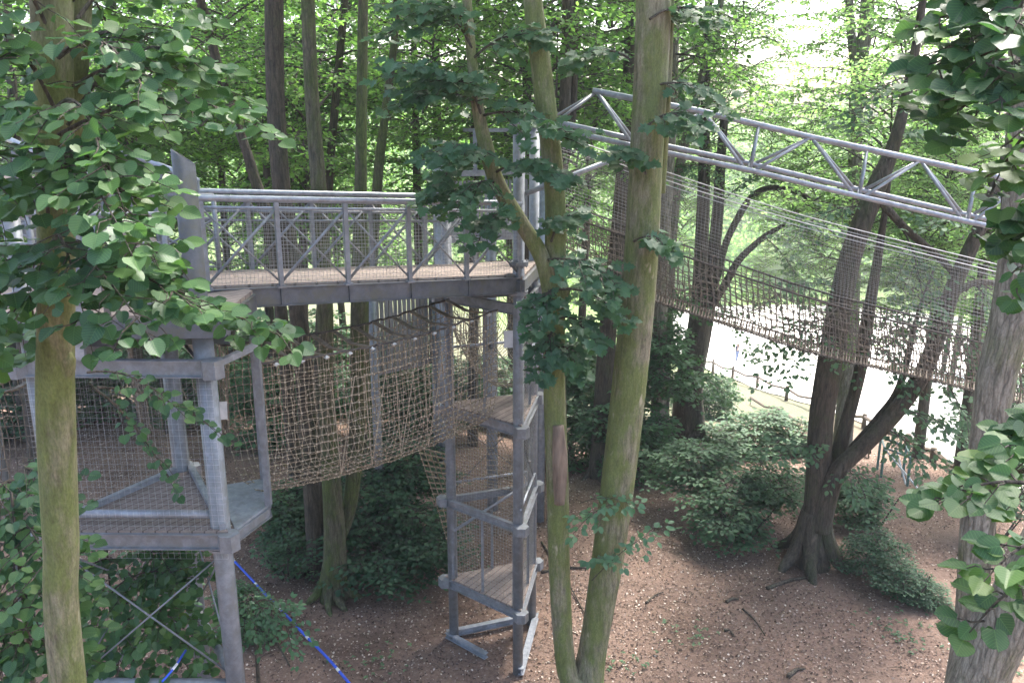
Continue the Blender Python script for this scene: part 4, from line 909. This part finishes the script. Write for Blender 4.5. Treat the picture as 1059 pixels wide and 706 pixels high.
shrub('layered pale shrub lying behind the hazel below the path fence', 790, 470, 'hazel', 1.5, 1.0, crowns=[(-1.5, 0, .5, 1.2, .7), (0, .4, .7, 1.3, .7), (1.3, 0, .5, 1.1, .7)])
shrub('dark low shrub right of the big leaning stemmed tree', 940, 622, 'dark', .7, .7, crowns=[(-.05, .3, .4, .62, .5), (-.5, .9, .65, .6, .6), (.3, -.05, .25, .45, .32)])
shrub('bright shrub behind the big leaning stemmed tree', 905, 545, 'hazel', 1.0, 1.0, crowns=[(-.3, 0, .6, .75, .6), (-.9, .8, .8, .6, .6)])
shrub('green sapling shrub under the rope bridge at the right', 1030, 560, 'hazel', 1.0, 1.0, crowns=[(0, 0, 1.4, .9, .9), (.3, .8, 2.4, .9, .8)])
shrub('mid green shrub right of the forked mossy tree', 668, 495, 'mid', 1.3, 1.3, crowns=[(0, 0, .9, 1.1, .9), (-.6, .7, 1.9, 1.2, 1.0), (.4, 1.0, 2.8, 1.2, 1.0), (.5, 1.5, 3.7, 1.0, .8)])
shrub('bushy shrub between the stems of the forked mossy tree', 600, 480, 'mid', 1.3, 1.3, crowns=[(0, 0, .8, 1.1, .9), (.3, .5, 1.8, 1.2, 1.0), (0, 1.0, 2.9, 1.2, 1.1)])
shrub('leafy shrub at the foot of the ivy covered trunk', 738, 432, 'mid', 1.3, 1.0, crowns=[(0, 0, .7, 1.1, .8), (.2, -.4, 1.6, .8, .7), (-1.2, .3, 1.2, 1.1, 1)])
shrub('dark spreading yew like shrub between the two towers', 405, 610, 'dark', 1.4, 1.1, crowns=[(-.1, .2, .8, 1.2, .8), (.6, .6, 1.0, 1.0, .9), (-.5, 1.2, 1.6, 1.2, .9), (.3, 1.6, 2.0, 1.0, .8)])
shrub('pale hazel shrub behind the blue line', 298, 598, 'hazel', 1.0, .9, crowns=[(.1, .4, .6, .8, .6), (-.5, 1.2, 1.1, .9, .7), (.6, 1.3, 1.0, .8, .7)])
shrub('dark green shrub at the right foot of the left tower', 262, 655, 'mid', .7, .6, crowns=[(0, 0, .4, .55, .4), (-.4, .2, .6, .45, .4)])
for i, (px, py, k, s1, lb) in enumerate(((300, 455, 'mid', 1.4, 'shrub seen through the left part of the large net tunnel'), (440, 450, 'dark', 1.5, 'dark shrub seen through the right part of the large net tunnel'), (190, 440, 'mid', 1.5, 'shrub in the shade behind the left tower'),
        (100, 430, 'mid', 1.6, 'shrub behind the wire mesh of the left tower'), (20, 450, 'dark', 1.6, 'dark shrub at the left edge behind the net'), (370, 420, 'mid', 1.8, 'broad shrub beyond the slatted screen'), (535, 445, 'mid', 1.4, 'shrub behind the upper part of the centre tower'),
        (640, 400, 'mid', 1.8, 'broad shrub on the slope behind the forked mossy tree'), (1075, 480, 'hazel', 1.5, 'shrub beside the leaning tree near the path'), (250, 400, 'mid', 1.9, 'far shrub at the lawn edge left'))):
    shrub(lb, px, py, k, s1, s1*.8, crowns=[(0, 0, s1*.6, s1, s1*.75), (s1*.7, .4, s1*1.1, s1*.8, s1*.7), (-s1*.6, .6, s1*1.2, s1*.8, s1*.7)])
# ---- leafy boughs
def boughs(parent, specs, tmpl, mat, bmat='bark_brown', seed=1, **kw):
    rg = np.random.default_rng(seed); mb = MB(); parts = []
    for (a, b_, *o) in specs:
        k2 = dict(kw); 
        if o: k2.update(o[0])
        parts.append(bough(rg, at(*a), at(*b_), mb=mb, **k2))
    mb.build('bough', M[bmat], parent); leaf_obj('leaves', parts, tmpl, M[mat], parent)
tA = [o for o in bpy.data.objects if o.name == 'mossy_tree'][0]
boughs(tA, [((60, 140, 5.4), (290, 128, 5.9), dict(tl=.3, drop=.2)), ((70, 130, 5.4), (210, 30, 5.8)), ((60, 170, 5.3), (160, 230, 4.7)), ((60, 120, 5.4), (-20, 40, 5.0)), ((50, 130, 5.4), (-30, 150, 4.7)), ((60, 160, 5.2), (130, 200, 4.4), dict(tl=.3, sag=.05)),
            ((70, 260, 5.3), (310, 345, 5.8), dict(sag=.02, drop=.1, tl=.32)), ((70, 260, 5.4), (215, 300, 4.9), dict(sag=.02, drop=.15, tl=.3)), ((60, 250, 5.3), (150, 290, 4.5), dict(sag=.02, tl=.35)), ((80, 285, 5.4), (300, 330, 6.2), dict(sag=0, drop=.1, tl=.3)), ((60, 60, 5.4), (215, 60, 6.2)), ((70, 250, 5.3), (165, 255, 5.2), dict(sag=0, drop=.1, tl=.25)), ((60, 60, 5.4), (170, 90, 5.2)), ((60, 110, 5.3), (130, 190, 4.6)),
            ((50, 200, 5.4), (-30, 260, 4.9)), ((50, 260, 5.4), (-20, 330, 5.0)), ((80, 20, 5.6), (200, -20, 6.2)), ((50, 30, 5.5), (-20, -20, 5)), ((75, 90, 5.6), (250, 85, 6.6)), ((75, 0, 5.6), (130, 60, 6.6)), ((60, 300, 5.5), (-25, 395, 5.4)), ((50, 230, 5.5), (60, 130, 4.8)), ((55, 250, 5.4), (90, 320, 4.7), dict(tl=.35))],
       HEART, 'lime', seed=3, ntw=15, tl=.42, sp=.07, size=(.045, .115), face=.45)
boughs(tA, [((100, 400, 7.4), (240, 430, 8.1)), ((95, 400, 7.3), (180, 480, 7.6)), ((90, 385, 7.4), (190, 400, 7.5))], HEART, 'lime', seed=8, ntw=7, tl=.3, sp=.09, size=(.05, .09), sag=.1)
boughs(tG, [((1075, 40, 4.3), (960, 60, 4.1)), ((1075, 80, 4.2), (975, 120, 4.1)), ((1080, 0, 4.3), (965, 15, 4.2)), ((1085, 130, 4.2), (1025, 185, 4.2), dict(tl=.22)), ((1090, 80, 4.0), (1010, 100, 3.7)), ((1070, -20, 4.3), (1000, -30, 4.3)),
            ((1095, 190, 4.0), (1050, 290, 4.0), dict(tl=.18)), ((1095, 220, 4.0), (1045, 240, 4.2), dict(tl=.16)), ((1080, 70, 4.6), (955, 85, 5.2), dict(tl=.28)), ((1090, -20, 4.0), (1020, 60, 3.8))],
       HEART, 'lime', seed=5, ntw=11, tl=.28, sp=.072, size=(.07, .115), face=.35, sag=.10, drop=.12)
boughs(tG, [((1090, 490, 3.8), (955, 500, 4.6), dict(tl=.18)), ((1090, 505, 3.6), (960, 505, 3.8), dict(tl=.2)), ((1090, 590, 3.4), (1000, 640, 3.2), dict(tl=.13, ntw=6)), ((1095, 560, 3.4), (1020, 580, 3.2), dict(tl=.15, ntw=6)), ((1090, 470, 3.9), (1010, 470, 4.0), dict(tl=.18)), ((1100, 430, 4.2), (1040, 440, 4.3), dict(tl=.15))],
       HEART, 'lime', seed=6, ntw=8, tl=.2, sp=.07, size=(.07, .11), face=.35, sag=.06, drop=.12)
# maple leaves on the centre stems
boughs(tB, [((497, 100, 11.4), (405, 60, 10.8)), ((497, 110, 11.4), (410, 95, 11.4)), ((498, 120, 11.4), (590, 130, 11.0)), ((488, 50, 11.4), (440, -10, 11.0)), ((490, 60, 11.4), (560, 30, 11.5)), ((486, 20, 11.4), (400, 20, 11.6)), ((505, 165, 11.4), (450, 150, 10.9)), ((505, 165, 11.4), (440, 190, 11.4)),
            ((515, 190, 11.4), (470, 205, 11.0)), ((510, 180, 11.4), (580, 170, 10.9)), ((530, 220, 11.4), (492, 240, 11.0), dict(tl=.3)), ((498, 120, 11.4), (470, 70, 10.8)), ((560, 270, 11.4), (640, 285, 10.9)), ((572, 300, 11.4), (650, 320, 11.2), dict(tl=.3)), ((572, 300, 11.3), (555, 330, 10.9), dict(tl=.3)),
            ((574, 330, 11.4), (620, 345, 11.0), dict(tl=.3)), ((574, 340, 11.4), (560, 378, 11.0), dict(tl=.28)), ((570, 250, 11.4), (590, 215, 11.0), dict(tl=.35)), ((574, 360, 11.4), (600, 375, 11.1), dict(tl=.25)), ((655, 250, 11.4), (700, 255, 11.1), dict(tl=.25)), ((670, 130, 11.4), (720, 120, 11.0), dict(tl=.45)), ((672, 90, 11.5), (750, 100, 11.6), dict(tl=.4)),
            ((668, 180, 11.4), (640, 150, 11.0), dict(tl=.25)), ((650, 60, 11.4), (590, 60, 11.8), dict(tl=.4)), ((672, 20, 11.4), (735, 10, 11.9), dict(tl=.4))],
       MAPLE, 'maple', seed=9, ntw=18, tl=.62, sp=.10, size=(.10, .17), face=.5, sag=.15, drop=.25, r0=.02)
boughs(tB, [((612, 600, 11.3), (690, 535, 11.0)), ((640, 520, 11.3), (590, 545, 11.0)), ((600, 520, 11.5), (660, 515, 11.2)), ((605, 590, 11.4), (625, 570, 11.0), dict(tl=.15))], OVAL, 'maple', seed=12, ntw=9, tl=.32, sp=.08, size=(.08, .13), sag=.1, drop=.2, r0=.008)
T16_ = [o for o in bpy.data.objects if o.get('label', '').startswith('large dark tree with several')][0]
boughs(T16_, [((866, 340, 16.1), (800, 378, 15.6)), ((866, 330, 16.1), (785, 350, 16.4)), ((890, 345, 16.3), (940, 385, 15.6)), ((870, 300, 16.1), (800, 290, 16)), ((900, 215, 16.1), (820, 225, 16.2)), ((958, 370, 15.9), (1010, 440, 15.5)), ((985, 305, 15.9), (930, 330, 15.4)),
    ((935, 240, 16), (960, 310, 15.4)), ((1018, 230, 15.9), (960, 215, 15.3)), ((905, 440, 16), (960, 470, 15.2)), ((920, 430, 15.9), (990, 430, 15.6)), ((860, 480, 16.2), (900, 500, 15.4)), ((852, 470, 16.1), (805, 455, 15.6)), ((926, 150, 16.1), (985, 130, 15.6)), ((940, 80, 16.1), (880, 110, 15.8)), ((1000, 290, 15.9), (1040, 330, 15.4)), ((975, 330, 15.9), (1020, 390, 15.3))],
    OVAL, 'hazel_leaf', seed=31, ntw=18, tl=.85, sp=.10, size=(.08, .14), sag=.15, drop=.45, r0=.018, bmat='bark_dark')
T15_ = [o for o in bpy.data.objects if o.get('label', '').startswith('thick dark ivy')][0]
boughs(T15_, [((742, 214, 25), (810, 160, 24.5)), ((735, 290, 25), (680, 330, 24)), ((716, 350, 24.8), (655, 345, 24)), ((722, 300, 25), (775, 340, 24.2), dict(ntw=10)), ((728, 172, 25), (690, 180, 24)), ((800, 194, 24.6), (850, 250, 24.2)), ((790, 245, 24.4), (840, 300, 24)), ((713, 390, 24.7), (760, 405, 24)), ((712, 400, 24.6), (670, 400, 23.8)), ((722, 330, 24.8), (700, 300, 24.2))],
    OVAL, 'hazel_leaf', seed=32, ntw=20, tl=1.1, sp=.12, size=(.10, .16), sag=.2, drop=.6, r0=.02, bmat='bark_dark')
# understorey saplings at the lower left
def sapling(lbl, px, py, Y, specs, seed, mat='lime', tm=HEART, **kw):
    p = at(px, py, Y); g = tz(p.x, p.y); t = thing('sapling', lbl, 'sapling', (p.x, p.y, g), 'saplings at the lower left')
    q = at(specs[0][0][0], specs[0][0][1], Y); zt = max(at(*s[0]).z for s in specs)
    MB().tube(spline([V(p.x, p.y, g-.1), V((p.x+q.x)/2, p.y, zt*.5), V(q.x, Y, zt)], 4), sp1([.04, .03, .012], 4), 8).build('trunk', M['bark_brown'], t, True)
    boughs(t, specs, tm, mat, seed=seed, **kw); return t
K1 = dict(ntw=14, tl=.5, sp=.085, size=(.06, .11), sag=.15, drop=.4, face=.45)
sapling('broad leaved sapling at the bottom left corner', 10, 700, 6.4, [((20, 560, 6.6), (-40, 600, 6.2)), ((20, 540, 6.6), (60, 590, 6.0)), ((15, 600, 6.4), (50, 660, 5.8)), ((20, 560, 6.6), (10, 640, 5.8)), ((15, 640, 6.2), (-20, 690, 5.8)), ((20, 500, 6.8), (-20, 520, 6.4)), ((15, 650, 6.2), (70, 710, 5.7)), ((20, 480, 7), (50, 520, 6.6))], 21, **K1)
sapling('sapling with spreading leaves under the left tower platform', 130, 680, 9.7, [((130, 600, 9.7), (200, 592, 9.4)), ((130, 580, 9.8), (70, 592, 9.3)), ((130, 590, 9.7), (160, 640, 9.2)), ((130, 600, 9.7), (95, 650, 9.3)), ((130, 580, 9.9), (190, 572, 9.8)), ((130, 620, 9.5), (215, 660, 9.3)), ((130, 640, 9.4), (120, 690, 9.0)), ((140, 650, 9.4), (205, 690, 9.2))], 22, ntw=14, tl=.55, sp=.085, size=(.07, .125), sag=.15, drop=.3, face=.45)
sapling('sapling behind the left tower brace with darker leaves', 110, 640, 10.8, [((110, 560, 10.8), (180, 560, 10.4)), ((110, 570, 10.8), (40, 580, 10.4)), ((110, 600, 10.6), (180, 630, 10)), ((110, 610, 10.6), (50, 650, 10))], 23, mat='maple', tm=OVAL, ntw=18, tl=.8, sp=.09, size=(.08, .13))
sapling('sapling just right of the left tower post', 262, 660, 10.6, [((262, 625, 10.6), (300, 640, 10.4)), ((262, 615, 10.6), (250, 650, 10.2)), ((264, 630, 10.5), (310, 660, 10.3))], 24, mat='maple', tm=OVAL, ntw=14, tl=.5, sp=.08, size=(.06, .10))
# ivy on the dark trunk, leaves round trunk feet
# ---- far wood beyond the lawn
rg = np.random.default_rng(77); cs = []; 
for k in range(900):
    Y = rg.uniform(95, 210); x = rg.uniform(-.85, .85)*Y; g = tz(x, Y); 
    top_ = 19 if x/Y < .1 else 19-7*min(1, max(0, (x/Y-.1)/.12))
    cs.append((x, Y, g+rg.uniform(.5, 1)**.6*top_*rg.uniform(.2, 1)))
cs = np.array(cs); L = clump_leaves(rg, cs, rg.uniform(2.2, 4.2, len(cs)), 190, .6, (.35, .7), .8)
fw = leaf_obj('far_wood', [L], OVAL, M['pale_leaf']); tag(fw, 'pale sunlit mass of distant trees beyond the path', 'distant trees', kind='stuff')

# ---- haze volume added to lift the dark background and imitate overexposure flare
hz = MB().prism([(-150, -25), (150, -25), (150, 230), (-150, 230)], -14, 34)
hm = bpy.data.materials.new('haze'); hm.use_nodes = True; nt = hm.node_tree; nt.nodes.remove(nt.nodes['Principled BSDF'])
pv = nd(nt, 'ShaderNodeVolumePrincipled'); pv.inputs['Color'].default_value = (.9, .95, 1, 1); pv.inputs['Density'].default_value = .0008; pv.inputs['Anisotropy'].default_value = .3
nt.links.new(pv.outputs[0], nt.nodes['Material Output'].inputs['Volume'])
ho = hz.build('haze', hm); tag(ho, 'thin haze volume added to lift the dark background between the trees', 'haze', kind='stuff')
cy.volume_bounces = 0

rg = np.random.default_rng(91); r9 = random.Random(91); mb = MB()
for k in range(420):
    y = 11+r9.random()**.9*13; x = (r9.random()*2-1)*.62*y; a_ = r9.random()*6.28; l = r9.uniform(.06, .32); z = tz(x, y)+.015
    mb.tube([V(x, y, z), V(x+math.cos(a_)*l*.5+r9.uniform(-.02, .02), y+math.sin(a_)*l*.5, z+.02), V(x+math.cos(a_)*l, y+math.sin(a_)*l, z+.005)], [.005, .004, .002], 4, False)
tag(mb.build('twig_litter', M['bark_brown']), 'thin dark twigs strewn across the brown woodland floor', 'twigs', kind='stuff')
C, N, D, Z = [], [], [], []
for cx, cy_, rr, n in ((7.3, 13.6, .7, 60), (3.2, 13.3, .45, 26), (-2.3, 12.6, .5, 30), (8.4, 12.4, .8, 50), (1.9, 12.6, .4, 20), (-.9, 15.5, .8, 40), (5.0, 19.5, 1.2, 70)):
    for k in range(n):
        x = cx+rg.normal()*rr*.5; y = cy_+rg.normal()*rr*.5; g = tz(x, y); h = rg.uniform(.03, .12)
        for q in range(4): C.append((x, y, g+h)); D.append((math.cos(q*1.57+k), math.sin(q*1.57+k), -.1)); N.append((rg.normal()*.2, rg.normal()*.2, 1)); Z.append(rg.uniform(.03, .065))
tag(link('ground_cover', leafmesh('ground_cover', OVAL, np.array(C), np.array(N), np.array(D), np.array(Z), rg.random(len(C)), M['hazel_leaf'])), 'scattered small green seedlings growing on the brown floor', 'seedlings', kind='stuff')
